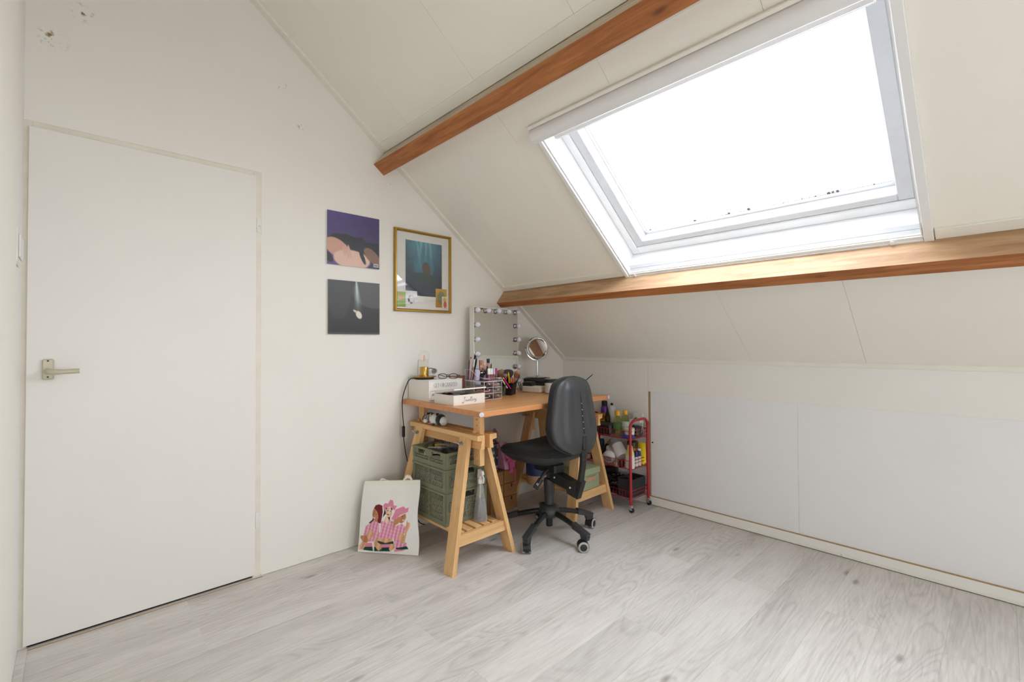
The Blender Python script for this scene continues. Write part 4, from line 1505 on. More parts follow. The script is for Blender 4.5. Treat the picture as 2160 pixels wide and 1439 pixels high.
# ------------------------------------------------------------------ jar and box on the far trestle's shelf
jc = V((0.31, -0.655, 0.1835))
jr = thing('jar', 'glass jar with beige sleeve, blue label and black lid on the far trestle shelf', 'jar', jc)
obj('sleeve', B().lathe([(0, 0.0), (0.066, 0.0), (0.07, 0.006), (0.073, 0.06), (0.074, 0.064)], jc, 28), mat('beige_sleeve', (196, 160, 124), 0.6, var=0.03), jr)
obj('body', B().lathe([(0.074, 0.064), (0.075, 0.072), (0.075, 0.142), (0.07, 0.152)], jc, 28), mat('navy_label', (44, 60, 104), 0.35, var=0.05), jr)
q = B()
for a0, a1, z0, z1 in ((-2.75, -2.35, 0.1, 0.14), (-2.9, -2.62, 0.142, 0.15)):
    pts = [a0+(a1-a0)*i/8 for i in range(9)]
    q.add([(jc.x+0.0756*math.cos(a), jc.y+0.0756*math.sin(a), jc.z+z) for z in (z0, z1) for a in pts], [(i, i+1, i+10, i+9) for i in range(8)])
obj('label', q, YEL, jr)
obj('lid', B().lathe([(0.071, 0.15), (0.078, 0.152), (0.079, 0.172), (0.07, 0.18), (0, 0.182)], jc, 28), mat('smoky_lid', (58, 58, 60), 0.2, var=0.1), jr)
tb_ = V((0.355, -0.7, 0.1835))
SAGE = mat('sage_canvas', (146, 156, 122), 0.8, var=0.04, scale=60, bump=0.15, bscale=500)
gx = thing('storage_box', 'sage green lidded storage box with a leather handle on the far trestle shelf', 'box', (0.53, -0.49, 0.1835))
obj('body', B().box((0.395, -0.585, 0.184), (0.668, -0.405, 0.287), 0.003), SAGE, gx, smooth=False)
obj('lid', B().box((0.39, -0.59, 0.28), (0.673, -0.4, 0.323), 0.003), SAGE, gx, smooth=False)
LEATH = mat('tan_leather', (178, 138, 110), 0.6, var=0.08, scale=30)
q = B().solid(lambda u, v: (0.669+0.012*math.sin(PI*u)**0.6, -0.548+0.106*u, 0.2685-0.026*v+0.004*u), lambda u, v: (0.668+0.0085*math.sin(PI*u)**0.6, -0.548+0.106*u, 0.2685-0.026*v+0.004*u), 14, 3)
obj('handle', q, LEATH, gx, angle=60)
# ------------------------------------------------------------------ office chair
SHELL = mat('charcoal_shell', (50, 51, 52), 0.4, var=0.06, scale=40, bump=0.25, bscale=900)
FABRIC = mat('black_fabric', (24, 24, 25), 0.95, var=0.15, scale=120, bump=0.35, bscale=900, sheen=0.1)
GLOSSB = mat('black_lacquer', (26, 27, 28), 0.28, var=0.05)
TYRE = mat('grey_tyre', (168, 170, 168), 0.6, var=0.05)
och = thing('office_chair', 'black swivel office chair on castors pulled up to the beech desk', 'chair', (0, 0, 0))
CC = (0.684, -0.935, 0)


def hw(z):
    k = [(0.535, 0.05), (0.545, 0.085), (0.556, 0.112), (0.58, 0.157), (0.612, 0.189), (0.645, 0.202), (0.687, 0.207), (0.733, 0.2016), (0.779, 0.191), (0.826, 0.18), (0.872, 0.169), (0.905, 0.158), (0.93, 0.143), (0.95, 0.118), (0.963, 0.085), (0.972, 0.045)]
    for (a, p), (b, q) in zip(k[:-1], k[1:]):
        if z <= b:
            t = max(0, (z-a)/(b-a))
            return (p+(q-p)*t)*0.965
    return k[-1][1]


ZB0, ZB1 = 0.535, 0.972


def back_x(y, z):
    return 0.266-0.11*(z-0.6)-0.9*max(0, z-0.86)**2-0.95*y*y


def shell_pt(u, v, dd, grow=1.0, relief=True):
    vv = 0.5-0.5*math.cos(PI*v)
    vv = 0.55*vv+0.45*v
    z = ZB0+(ZB1-ZB0)*vv
    y = hw(z)*grow*math.sin((2*u-1)*PI/2)
    x = back_x(y, z)
    e = max(abs(2*u-1)**5, abs(2*v-1)**9)
    x -= 0.018*e
    if relief:
        yy = abs(y)
        edge = hw(z)*0.62
        x += 0.011*(1-sstep(edge-0.008, edge+0.01, yy))*sstep(0.56, 0.62, z)*(1-sstep(0.9, 0.96, z))
        x -= 0.006*(1-sstep(0.0, 0.02, abs(yy-hw(z)*0.3-0.008)))*sstep(0.64, 0.7, z)*(1-sstep(0.84, 0.92, z))
    return V((x-dd, y, z))


obj('backrest_shell', B().solid(lambda u, v: shell_pt(u, v, 0), lambda u, v: shell_pt(u, v, 0.018, 0.99, False), 44, 44), SHELL, och, angle=50)


def cush(u, v, dd):
    p = shell_pt(u, v, 0.0, 1.025, False)
    e = max(abs(2*u-1), abs(2*v-1))
    p.x -= 0.02+dd*(1-e**4)
    p.z += 0.004*(2*v-1)
    return p


obj('backrest_cushion', B().solid(lambda u, v: cush(u, v, 0.0), lambda u, v: cush(u, v, 0.045)-V((0.012, 0, 0)), 26, 26), FABRIC, och, angle=60)
q = B()
sp_ = [(back_x(0, z)+0.0118, 0.0, z) for z in [0.655+0.235*i/10 for i in range(11)]]
for i in range(10):
    w0, w1 = 0.0085*(1-(i/10)**3*0.7), 0.0085*(1-((i+1)/10)**3*0.7)
    a, b_ = sp_[i], sp_[i+1]
    q.add([(a[0], -w0, a[2]), (a[0], w0, a[2]), (b_[0], w1, b_[2]), (b_[0], -w1, b_[2])], [(0, 1, 2, 3)])
sl = obj('height_slot', q, RUBBER, och)
q = B()
for z in (0.685, 0.72, 0.755, 0.79, 0.825):
    q.ball((back_x(0, z)+0.0125, 0, z), 0.0024, 8, 6)
obj('index_mark', q, WHITE, sl, kind='stuff')
# spine bar from the mechanism up into the back
q = B()
bp = [(0.02, 0.395), (0.1, 0.382), (0.19, 0.358), (0.235, 0.352), (0.242, 0.375), (0.25, 0.42), (0.262, 0.5), (0.258, 0.565), (0.247, 0.61)]
bp = [(p.x, p.z) for p in catmull([(x, 0, z) for x, z in bp[4:]], 4)]
w_ = 0.019
for (xa, za), (xb, zb_) in zip(bp[:-1], bp[1:]):
    t_ = 0.009
    d = V((xb-xa, 0, zb_-za)).normalized()
    nx, nz = d.z*t_, -d.x*t_
    q.hexa([(xa-nx, -w_, za-nz), (xa+nx, -w_, za+nz), (xa+nx, w_, za+nz), (xa-nx, w_, za-nz), (xb-nx, -w_, zb_-nz), (xb+nx, -w_, zb_+nz), (xb+nx, w_, zb_+nz), (xb-nx, w_, zb_-nz)])
q.hexa([(0.205, -0.02, 0.292), (0.23, -0.02, 0.277), (0.23, 0.02, 0.277), (0.205, 0.02, 0.292), (0.24, -0.02, 0.39), (0.266, -0.02, 0.38), (0.266, 0.02, 0.38), (0.24, 0.02, 0.39)])
obj('spine_bar', q, BLACK, och, smooth=False)
q = B().box((0.255, -0.016, 0.565), (0.281, 0.016, 0.64), 0.004)
obj('back_clip', q, BLACK, och)

# seat
def seat_ring(k, z, front=0.0, n=44):
    out = []
    for i in range(n):
        a = 2*PI*i/n
        c, s_ = math.cos(a), math.sin(a)
        x = 0.232*k*math.copysign(abs(c)**0.62, c)
        y = 0.228*k*math.copysign(abs(s_)**0.62, s_)*(1+0.04*(x < 0))
        fr = sstep(0.06, 0.24, -x)
        zz = z-front*fr*fr+0.012*(abs(y)/0.228)**2*(k > 0.5)*(front > 0)
        out.append(V((x-0.035, y, zz+0.012*sstep(0.1, 0.25, x))))
    return out


def loft(b, rings):
    n = len(rings[0])
    vs = [p for r in rings for p in r]
    fs = [(i*n+k, i*n+(k+1) % n, (i+1)*n+(k+1) % n, (i+1)*n+k) for i in range(len(rings)-1) for k in range(n)]
    fs += [tuple(range(n)), tuple((len(rings)-1)*n+k for k in range(n))]
    return b.add(vs, fs)


rg = [seat_ring(k, z, f) for k, z, f in ((0.97, 0.508, 0.02), (1.01, 0.514, 0.022), (1.025, 0.526, 0.026), (1.015, 0.54, 0.03), (0.96, 0.553, 0.034), (0.85, 0.56, 0.036), (0.6, 0.56, 0.03), (0.3, 0.556, 0.02), (0.05, 0.554, 0.01))]
obj('seat_cushion', loft(B(), rg), FABRIC, och, angle=60)
rg = [seat_ring(k, z, f) for k, z, f in ((0.3, 0.45, 0.0), (0.6, 0.457, -0.004), (0.82, 0.473, -0.002), (0.94, 0.49, 0.006), (1.0, 0.509, 0.018), (0.95, 0.513, 0.018))]
obj('seat_pan', loft(B(), rg), SHELL, och, angle=50)

q = B().box((-0.09, -0.045, 0.392), (0.09, 0.045, 0.452), 0.01)
q.hexa([(0.03, -0.03, 0.345), (0.03, 0.03, 0.345), (0.03, 0.03, 0.412), (0.03, -0.03, 0.412), (0.215, -0.026, 0.31), (0.215, 0.026, 0.31), (0.235, 0.026, 0.362), (0.235, -0.026, 0.362)])
q.hexa([(0.165, -0.031, 0.3), (0.165, 0.031, 0.3), (0.158, 0.031, 0.37), (0.158, -0.031, 0.37), (0.222, -0.027, 0.285), (0.222, 0.027, 0.285), (0.232, 0.027, 0.375), (0.232, -0.027, 0.375)])
me_ = obj('mechanism', q, BLACK, och, smooth=False)
q = B()
for x, z in ((0.07, 0.372), (0.19, 0.338)):
    q.cyl((x, -0.029 if x < 0.1 else -0.0295, z), (x, -0.0315 if x < 0.1 else -0.0325, z), 0.0055, n=10)
obj('pivot_pin', q, mat('pale_pin', (214, 214, 210), 0.4), me_, kind='stuff')
# tilt lever on the near side, with a pale pictogram
q = B().tube(catmull([(0.03, -0.04, 0.415), (0.028, -0.07, 0.4), (0.026, -0.1, 0.37), (0.024, -0.115, 0.345)], 4), [0.009]*9+[0.012]*4, 8)
q.bar((0.03, -0.1, 0.37), (0.016, -0.14, 0.318), 0.034, 0.009, (0.5, -0.6, 0.6), 0.003)
lv = obj('tilt_lever', q, BLACK, och)
L0, L1 = V((0.027, -0.108, 0.36)), V((0.0175, -0.136, 0.3235))
nn = V((0.5, -0.6, 0.6)).normalized()
dd_ = (L1-L0).normalized()
aa_ = nn.cross(dd_).normalized()
base_ = (L0+L1)/2+nn*0.0062
q = B()
for pts in ([(-0.4, 0.9), (-0.4, -0.7), (0.5, -0.7)], [(0.5, -0.7), (0.6, 0.5)], [(-0.9, 0.2), (0.9, 0.9)], [(-0.7, -0.9), (-0.2, -1.1)]):
    q.ribbon([base_+aa_*(x*0.008)+dd_*(y*0.01) for x, y in pts], 0.0022, nn)
obj('pictogram', q, WHITE, lv, smooth=False, kind='stuff')
q = B().lathe([(0.0, 0.392), (0.016, 0.392), (0.016, 0.352), (0.031, 0.348), (0.0335, 0.34), (0.0335, 0.3), (0.0315, 0.297), (0.0315, 0.255), (0.029, 0.252), (0.029, 0.188), (0.0, 0.188)], (0, 0, 0), 24)
obj('gas_lift', q, SHELL, och)
q = B().lathe([(0.0, 0.062), (0.019, 0.062), (0.02, 0.066), (0.02, 0.12), (0.0, 0.12)], (0, 0, 0), 20)
obj('lift_foot', q, BLACK, och)
q = B().lathe([(0.022, 0.115), (0.046, 0.119), (0.06, 0.132), (0.064, 0.148), (0.061, 0.166), (0.05, 0.184), (0.036, 0.194), (0.0295, 0.196)], (0, 0, 0), 30)
obj('hub', q, SHELL, och)
for k in range(5):
    a = math.radians(-74+72*k)
    c, s_ = math.cos(a), math.sin(a)
    at = lambda r, off=0.0, z=0.0: V((c*r-s_*off, s_*r+c*off, z))
    q = B().tube([at(0.03, 0, 0.152), at(0.1, 0, 0.142), at(0.16, 0, 0.128), at(0.215, 0, 0.112)], [0.0175, 0.016, 0.015, 0.0145], 12)
    arm = obj('base_arm', q, GLOSSB, och)
    q = B()
    d0, d1_ = at(0.188, 0, 0.12), at(0.292, 0, 0.09)
    q.hexa([at(0.195, -0.018, 0.105), at(0.195, 0.018, 0.105), at(0.195, 0.017, 0.136), at(0.195, -0.017, 0.136), at(0.3, -0.015, 0.076), at(0.3, 0.015, 0.076), at(0.306, 0.018, 0.098), at(0.306, -0.018, 0.098)])
    q.hexa([at(0.262, -0.015, 0.06), at(0.262, 0.015, 0.06), at(0.255, 0.017, 0.09), at(0.255, -0.017, 0.09), at(0.298, -0.013, 0.06), at(0.298, 0.013, 0.06), at(0.304, 0.016, 0.08), at(0.304, -0.016, 0.08)])
    for i in range(12):
        t = i/12
        p0 = at(0.2+0.098*t, 0, 0.1355-0.036*t)
        q.bar(p0+V((-s_, c, 0))*-0.016, p0+V((-s_, c, 0))*0.016, 0.0028, 0.003, (0, 0, 1))
    obj('foot_cover', q, SHELL, arm, smooth=False)
for k in range(5):
    a = math.radians(-74+72*k)
    ct = V((math.cos(a)*0.284, math.sin(a)*0.284, 0))
    sw_ = math.radians((-45, 48, -78, 100, 60)[k])                 # how each castor happens to be turned
    dx = V((math.cos(sw_), math.sin(sw_), 0))
    ax = V((-math.sin(sw_), math.cos(sw_), 0))
    wc = ct-dx*0.016+V((0, 0, 0.03))
    q = B().cyl(ct+V((0, 0, 0.058)), ct+V((0, 0, 0.075)), 0.008, n=10)
    hood = []
    for i in range(9):
        an = math.radians(-20+i*25)
        hood.append((wc+dx*0.0325*math.cos(an)+V((0, 0, 0.0325*math.sin(an)))))
    for i in range(8):
        p, r = hood[i], hood[i+1]
        q.hexa([p-ax*0.0225, p+ax*0.0225, wc+(p-wc)*0.7+ax*0.0225, wc+(p-wc)*0.7-ax*0.0225, r-ax*0.0225, r+ax*0.0225, wc+(r-wc)*0.7+ax*0.0225, wc+(r-wc)*0.7-ax*0.0225])
    cst = obj('castor', q, BLACK, och, smooth=False)
    for sg in (-1, 1):
        prof = [(0.0, 0.0), (0.0185, 0.0), (0.02, 0.001), (0.0265, 0.001), (0.0295, 0.003), (0.03, 0.007), (0.0295, 0.014), (0.025, 0.017), (0, 0.017)]
        w = B().lathe([(r, -z) for r, z in prof], wc+ax*sg*0.0275, 24, d=ax*sg)
        wo = obj('wheel', w, [TYRE, BLACK], cst)
        for p in wo.data.polygons:
            rr = ((p.center-wc)-ax*((p.center-wc).dot(ax))).length
            if rr < 0.0195:
                p.material_index = 1
och.location = V(CC)

# ------------------------------------------------------------------ red trolley
RED = mat('red_enamel', (170, 22, 34), 0.35, var=0.05, coat=0.3)
TX0, TX1, TY0, TY1 = 0.392, 0.815, -0.245, -0.018
tr = thing('trolley', 'red wire trolley with three baskets on castors against the knee wall', 'trolley', (0.62, -0.13, 0))
for x in (TX0, TX1):
    pts = [(x, TY0, 0.05), (x, TY0, 0.57)]
    r_ = 0.055
    pts += [(x, TY0+r_-r_*math.cos(a), 0.572+r_*math.sin(a)) for a in [PI/2*i/6 for i in range(1, 7)]]
    pts += [(x, TY1-r_+r_*math.sin(a), 0.572+r_*math.cos(a)) for a in [PI/2*i/6 for i in range(0, 7)]]
    pts += [(x, TY1, 0.57), (x, TY1, 0.05)]
    obj('end_frame', B().tube(pts, 0.0095, 12), RED, tr)
for zr_, zb in ((0.553, 0.497), (0.348, 0.288), (0.14, 0.083)):
    q = B()
    y0, y1 = TY0+0.006, TY1-0.006
    x0, x1 = TX0+0.008, TX1-0.008

    def loop(z, ins, r):
        q.tube([(x0+ins, y0+ins, z), (x1-ins, y0+ins, z), (x1-ins, y1-ins, z), (x0+ins, y1-ins, z)], r, 6, closed=True)
    loop(zr_, 0, 0.0021)
    for yy in (y0, y1):
        n = 15
        for i in range(n+1):
            x = x0+0.012+(x1-x0-0.024)*i/n
            q.tube([(x, yy, zr_), (x, yy, zb+0.008), (x, yy+(0.012 if yy == y0 else -0.012), zb)], 0.0012, 5)
        q.tube([(x0, yy, zr_), (x1, yy, zr_)], 0.0021, 6)
        q.tube([(x0, yy, zb+0.004), (x1, yy, zb+0.004)], 0.002, 6)
    for xx in (x0, x1):
        for z in (zr_-0.002, zr_-0.024):
            q.tube([(xx, y0, z), (xx, y1, z)], 0.0022, 6)
        q.tube([(xx, y0, zb-0.012), (xx, y0+0.012, zb-0.003), (xx, y1-0.012, zb-0.003), (xx, y1, zb-0.012)], 0.0022, 6)
        q.tube([(xx, y0+0.014, zr_), (xx, y0+0.014, zb)], 0.002, 5)
        q.tube([(xx, y1-0.014, zr_), (xx, y1-0.03, zb)], 0.002, 5)
    for i in range(12):
        y = y0+0.012+(y1-y0-0.024)*i/11
        q.tube([(x0, y, zb), (x1, y, zb)], 0.0013, 5)
    for i in range(4):
        x = x0+0.02+(x1-x0-0.04)*i/3
        q.tube([(x, y0, zb-0.003), (x, y1, zb-0.003)], 0.002, 5)
    obj('wire_basket', q, RED, tr)
for x in (TX0, TX1):
    for y in (TY0, TY1):
        yo = 0.0
        q = B().cyl((x, y, 0.045), (x, y, 0.055), 0.008, n=10)
        q.hexa([(x-0.01, y-0.009, 0.04), (x+0.008, y-0.009, 0.047), (x+0.008, y+0.009, 0.047), (x-0.01, y+0.009, 0.04), (x-0.004, y-0.01, 0.016), (x+0.016, y-0.01, 0.018), (x+0.016, y+0.01, 0.018), (x-0.004, y+0.01, 0.016)])
        cs = obj('castor', q, CHROME, tr)
        obj('wheel', B().lathe([(0, -0.009), (0.015, -0.009), (0.017, -0.006), (0.017, 0.006), (0.015, 0.009), (0, 0.009)], (x+0.006, y, 0.0175), 18, d=(0, 1, 0)), RUBBER, cs)


# ------------------------------------------------------------------ bottles, tubes and jars
def bottle(name, label, cat, c, body, bm, cap, cm, d=None, sx=1.0, sy=1.0, n=18, group=None, label_band=None, lm=None):
    """turned body and cap; profiles in metres from the base"""
    t = thing(name, label, cat, c, group)
    obj('body', B().lathe(body, c, n, sx, sy, d), bm, t)
    if cap:
        obj('cap', B().lathe(cap, c, n, sx, sy, d), cm, t)
    if label_band:
        r, z0, z1 = label_band
        obj('label', B().lathe([(r, z0), (r, z1)], c, n, sx, sy, d), lm, t)
    return t


def straight(r, h, neck=0.0, sh=0.012):
    p = [(0, 0), (r*0.93, 0), (r, 0.003), (r, h-sh)]
    if neck:
        p += [(r*0.9, h-sh*0.5), (neck*1.15, h-sh*0.1), (neck, h)]
    else:
        p += [(r*0.96, h-sh*0.3), (r*0.8, h), (0, h)]
    return p


def capp(r, z0, h):
    return [(r, z0), (r, z0+h*0.85), (r*0.85, z0+h), (0, z0+h)]


PURPLE = mat('purple_plastic', (84, 32, 140), 0.35, var=0.05)
SILVERW = mat('silver_white', (192, 192, 196), 0.35, var=0.05)
YELC = mat('yellow_cap', (236, 174, 28), 0.35, var=0.04)
CARDY = mat('yellow_card', (214, 160, 24), 0.5, var=0.1, scale=40)
MIC = clear('pale_green_liquid', (236, 240, 206), 0.1, (190, 200, 130), 0.08)
MICL = mat('pale_sticker', (206, 208, 204), 0.45, var=0.08, scale=60)
GREENL = mat('green_sticker', (84, 140, 96), 0.45, var=0.1, scale=60)
BLUE = mat('blue_tin', (36, 60, 166), 0.3, var=0.08, scale=40)
MINT = mat('pale_mint_lid', (206, 214, 190), 0.4, var=0.04)
CREAM = mat('cream_plastic', (222, 220, 210), 0.4, var=0.04)
TEAL = mat('teal_plastic', (28, 70, 84), 0.35, var=0.1)
BROWNG = clear('brown_glass', (120, 96, 62), 0.45, (74, 62, 44), 0.1)
GOLDM = mat('gold_cap', (190, 150, 80), 0.25, metal=0.8)
NAVY = mat('navy_cap', (44, 50, 110), 0.4, var=0.05)
ORNG = mat('orange_wrap', (206, 112, 28), 0.4, var=0.08, scale=50)
DBROWN = mat('dark_brown_plastic', (52, 38, 30), 0.35, var=0.1)
PALEY = mat('pale_yellow_plastic', (232, 210, 120), 0.4, var=0.06)
LEMON = mat('bright_yellow_tube', (236, 206, 30), 0.4, var=0.05)
DRED = mat('dark_red_glass', (70, 10, 20), 0.15, var=0.1)
REDL = mat('red_label', (190, 34, 40), 0.5)

z1 = 0.5
bottle('hair_bottle', 'purple bottle with black cap at the back of the top trolley basket', 'bottle', (0.47, -0.06, z1), straight(0.029, 0.185, 0.02, 0.02), PURPLE, capp(0.022, 0.182, 0.042), RUBBER)
t = bottle('spray_can', 'tall silver white spray can with black nozzle in the top trolley basket', 'can', (0.534, -0.055, z1), straight(0.029, 0.196, 0.012, 0.022), SILVERW, capp(0.0095, 0.195, 0.016), RUBBER)
t = thing('yellow_sachet', 'yellow flat sachet with dark mark standing in the top trolley basket', 'sachet', (0.482, -0.108, z1+0.05))
obj('body', B().bar((0.482, -0.108, z1+0.055), (0.48, -0.1, z1+0.136), 0.08, 0.004, (0.1, -1, 0)), CARDY, t)
q = B()
for p in ([(0.425, 0.605), (0.455, 0.615), (0.47, 0.605)], [(0.445, 0.585), (0.455, 0.615), (0.46, 0.59)]):
    q.ribbon([(x+0.035, -0.1085, z) for x, z in p], 0.004, (0, -1, 0))
obj('print', q, RUBBER, t, kind='stuff')
bottle('pump_bottle', 'black spray bottle with pointed nozzle in the top trolley basket', 'bottle', (0.55, -0.135, z1+0.06), straight(0.021, 0.07, 0.014, 0.008), BROWNG, [(0.016, 0.07), (0.014, 0.085), (0.009, 0.1), (0.005, 0.125), (0, 0.126)], RUBBER)
tag(obj('wash_bag', B().box((0.5, -0.215, z1), (0.632, -0.14, z1+0.084), 0.014), mat('black_vinyl', (36, 35, 36), 0.3, var=0.2, scale=30, bump=0.4, bscale=60)), 'black vinyl wash bag in the top trolley basket', 'bag')
mb = [(0, 0.002), (0.03, 0.002), (0.033, 0.008), (0.033, 0.08), (0.031, 0.11), (0.024, 0.135), (0.017, 0.145), (0.017, 0.149)]
bottle('cleanser_bottle', 'clear yellow green bottle with yellow cap at the front of the top trolley basket', 'bottle', (0.678, -0.195, z1), mb, MIC, capp(0.02, 0.149, 0.032), YELC, sy=0.75, label_band=(0.0335, 0.03, 0.1), lm=clear('green_film', (196, 220, 186), 0.25, (140, 180, 130), 0.1))
bottle('cleanser_bottle', 'clear bottle with yellow cap and pale sticker, behind the other yellow capped bottle', 'bottle', (0.69, -0.115, z1), mb, MIC, capp(0.02, 0.149, 0.03), YELC, sy=0.75, label_band=(0.0335, 0.035, 0.1), lm=MICL)
bottle('serum_vial', 'thin brown vial standing behind the clear bottles in the top basket', 'vial', (0.725, -0.06, z1), straight(0.0075, 0.09), BROWNG, capp(0.006, 0.09, 0.02), CREAM)
t = thing('cream_jar', 'small white jar with pale green lid standing on the blue tin', 'jar', (0.777, -0.195, z1+0.0262))
obj('body', B().lathe(straight(0.034, 0.03), (0.777, -0.195, z1+0.0262), 24), CREAM, t)
obj('lid', B().lathe([(0.035, 0.026), (0.036, 0.028), (0.036, 0.042), (0.034, 0.045), (0, 0.045)], (0.777, -0.195, z1+0.0262), 24), MINT, t)
t = thing('blue_tin', 'flat blue round tin under the white cream jar on the trolley', 'tin', (0.757, -0.187, z1))
obj('body', B().lathe([(0, 0), (0.044, 0), (0.045, 0.002), (0.045, 0.013), (0, 0.013)], (0.757, -0.187, z1), 26), BLUE, t)
obj('lid', B().lathe([(0.046, 0.012), (0.046, 0.023), (0.044, 0.026), (0, 0.026)], (0.757, -0.187, z1), 26), BLUE, t)
t = thing('squeeze_tube', 'white squeeze tube with green patch lying in the top trolley basket', 'tube', (0.735, -0.09, z1+0.07))
obj('body', B().solid(lambda u, v: (0.725+0.085*u, -0.115+0.01*v, z1+0.1+0.045*u*0.6+0.03*v-0.015+0.011*math.sin(PI*v)*(1-u)), lambda u, v: (0.725+0.085*u, -0.095+0.012*v, z1+0.1+0.045*u*0.6+0.03*v-0.03-0.011*math.sin(PI*v)*(1-u)), 8, 6), WHITE, t)
obj('patch', B().bar((0.765, -0.118, z1+0.118), (0.79, -0.117, z1+0.133), 0.018, 0.001, (0, -1, 0.2)), GREENL, t)
tag(obj('paper_packet', B().bar((0.712, -0.045, z1+0.118), (0.795, -0.045, z1+0.122), 0.075, 0.008, (0, -1, 0.1), 0.002).bar((0.712, -0.046, z1+0.06), (0.795, -0.046, z1+0.06), 0.12, 0.006, (0, -1, 0), 0.002), GREYPACK), 'pale grey card packet standing at the back of the top trolley basket', 'packet')
q = B().box((0.745, -0.135, z1), (0.806, -0.05, z1+0.07), 0.012).bar((0.71, -0.1, z1+0.03), (0.745, -0.1, z1+0.07), 0.05, 0.03, (0, 0, 1), 0.008)
pc_ = obj('pouch', q, mat('dark_grey_pouch', (52, 53, 54), 0.6, var=0.15, scale=40, bump=0.4, bscale=90))
tag(pc_, 'dark grey pouch with a steel clip in the top trolley basket', 'pouch')
obj('clip', B().tube(catmull([(0.808, -0.1, z1+0.08), (0.809, -0.085, z1+0.05), (0.81, -0.095, z1+0.03), (0.8095, -0.075, z1+0.07), (0.808, -0.07, z1+0.02)], 5), 0.0022, 6), STEEL, pc_)

z2 = 0.2915
bottle('shampoo_bottle', 'dark teal bottle with white cap at the back of the middle trolley basket', 'bottle', (0.455, -0.08, z2), straight(0.021, 0.145, 0.012), TEAL, capp(0.012, 0.145, 0.018), WHITE)
bottle('oil_bottle', 'brown bottle with gold collar leaning in the middle trolley basket', 'bottle', (0.485, -0.125, z2+0.012), straight(0.018, 0.12, 0.01), BROWNG, [(0.012, 0.12), (0.012, 0.135), (0.008, 0.138), (0.008, 0.155), (0, 0.155)], GOLDM, d=(0.45, 0.1, 0.9))
tag(obj('tall_carton', B().box((0.43, -0.19, z2), (0.465, -0.15, z2+0.09), 0.003), DBROWN), 'dark brown carton at the hidden end of the middle trolley basket', 'carton')
t = bottle('cream_pot', 'white pot with a small red label tilted in the middle trolley basket', 'pot', (0.55, -0.12, z2+0.02), straight(0.034, 0.075), SILVERW, capp(0.035, 0.07, 0.02), WHITE, d=(0.35, -0.2, 0.9))
obj('label', B().bar((0.562, -0.1545, z2+0.055), (0.585, -0.152, z2+0.078), 0.014, 0.002, (0.2, -1, 0)), REDL, t)
t = bottle('lotion_bottle', 'large white bottle lying on its side pointing out of the middle basket', 'bottle', (0.7, -0.17, z2+0.06), [(0, 0), (0.04, 0.0), (0.043, 0.006), (0.043, 0.075), (0.041, 0.1)], WHITE, [(0.041, 0.1), (0.039, 0.13), (0.03, 0.155), (0.018, 0.162), (0, 0.163)], clear('milky_clear', (225, 226, 228), 0.4, (200, 200, 205), 0.2), d=(-0.62, 0.25, 0.68))
obj('handle_loop', B().tube(catmull([(0.632, -0.152, z2+0.155), (0.618, -0.158, z2+0.165), (0.612, -0.15, z2+0.15), (0.628, -0.148, z2+0.14)], 4), 0.004, 6), BLACK, t)
t = thing('compact_case', 'white round compact with a grey oval face lying on edge in the middle basket', 'compact', (0.605, -0.205, z2))
obj('body', B().ball((0.6, -0.19, z2+0.047), 0.05, 20, 12, (1.12, 0.62, 0.9), MX.Rotation(-0.25, 3, 'Y')), WHITE, t)
obj('face', B().lathe([(0, 0), (0.026, 0.0), (0.024, 0.0035), (0, 0.004)], (0.612, -0.2205, z2+0.038), 22, 1.2, 0.8, d=(0.08, -1, -0.22)), mat('grey_disc', (132, 132, 136), 0.4), t)
t = bottle('perfume_bottle', 'tiny clear perfume bottle with gold cap at the front of the middle basket', 'bottle', (0.685, -0.226, z2), straight(0.017, 0.034, 0.006, 0.006), clear('pinkish_glass', (230, 214, 206), 0.25, (205, 190, 184), 0.05), capp(0.0055, 0.034, 0.022), GOLDM)
bottle('nail_bottle', 'dark red bottle standing at the front of the middle basket', 'bottle', (0.722, -0.215, z2), straight(0.02, 0.05, 0.008, 0.006), DRED, None, None)
t = bottle('sun_lotion', 'white and yellow rounded bottle at the front corner of the middle basket', 'bottle', (0.785, -0.205, z2), [(0, 0), (0.03, 0.0), (0.034, 0.005), (0.034, 0.06), (0.033, 0.09)], WHITE, [(0.033, 0.09), (0.03, 0.115), (0.021, 0.13), (0.02, 0.15), (0.017, 0.16), (0, 0.161)], PALEY, sy=0.7)
t = bottle('supplement_jar', 'dark brown jar with orange wrap at the back of the middle basket', 'jar', (0.725, -0.075, z2), straight(0.038, 0.12), ORNG, capp(0.039, 0.12, 0.045), DBROWN)
tag(obj('small_capped_bottle', B().lathe(straight(0.013, 0.12), (0.785, -0.085, z2), 16), CREAM), 'small white rounded bottle behind the navy capped sticks', 'bottle')
for k, (x, y, lb) in enumerate(((0.806, -0.165, 'white stick with navy cap, frontmost of three in the middle basket'), (0.808, -0.128, 'white stick with navy cap, middle one of three in the middle basket'), (0.81, -0.092, 'white stick with navy cap, rearmost of three in the middle basket'))):
    x -= 0.03
    bottle('deodorant_stick', lb, 'stick', (x+0.006, y, z2), straight(0.0165, 0.07), WHITE, [(0.017, 0.068), (0.0175, 0.07), (0.0165, 0.095), (0.013, 0.106), (0, 0.109)], NAVY, sy=0.7, n=14, group='navy capped sticks on the trolley')
t = thing('sunscreen_tube', 'bright yellow squeeze tube standing on its cap in the middle basket', 'tube', (0.79, -0.05, z2))
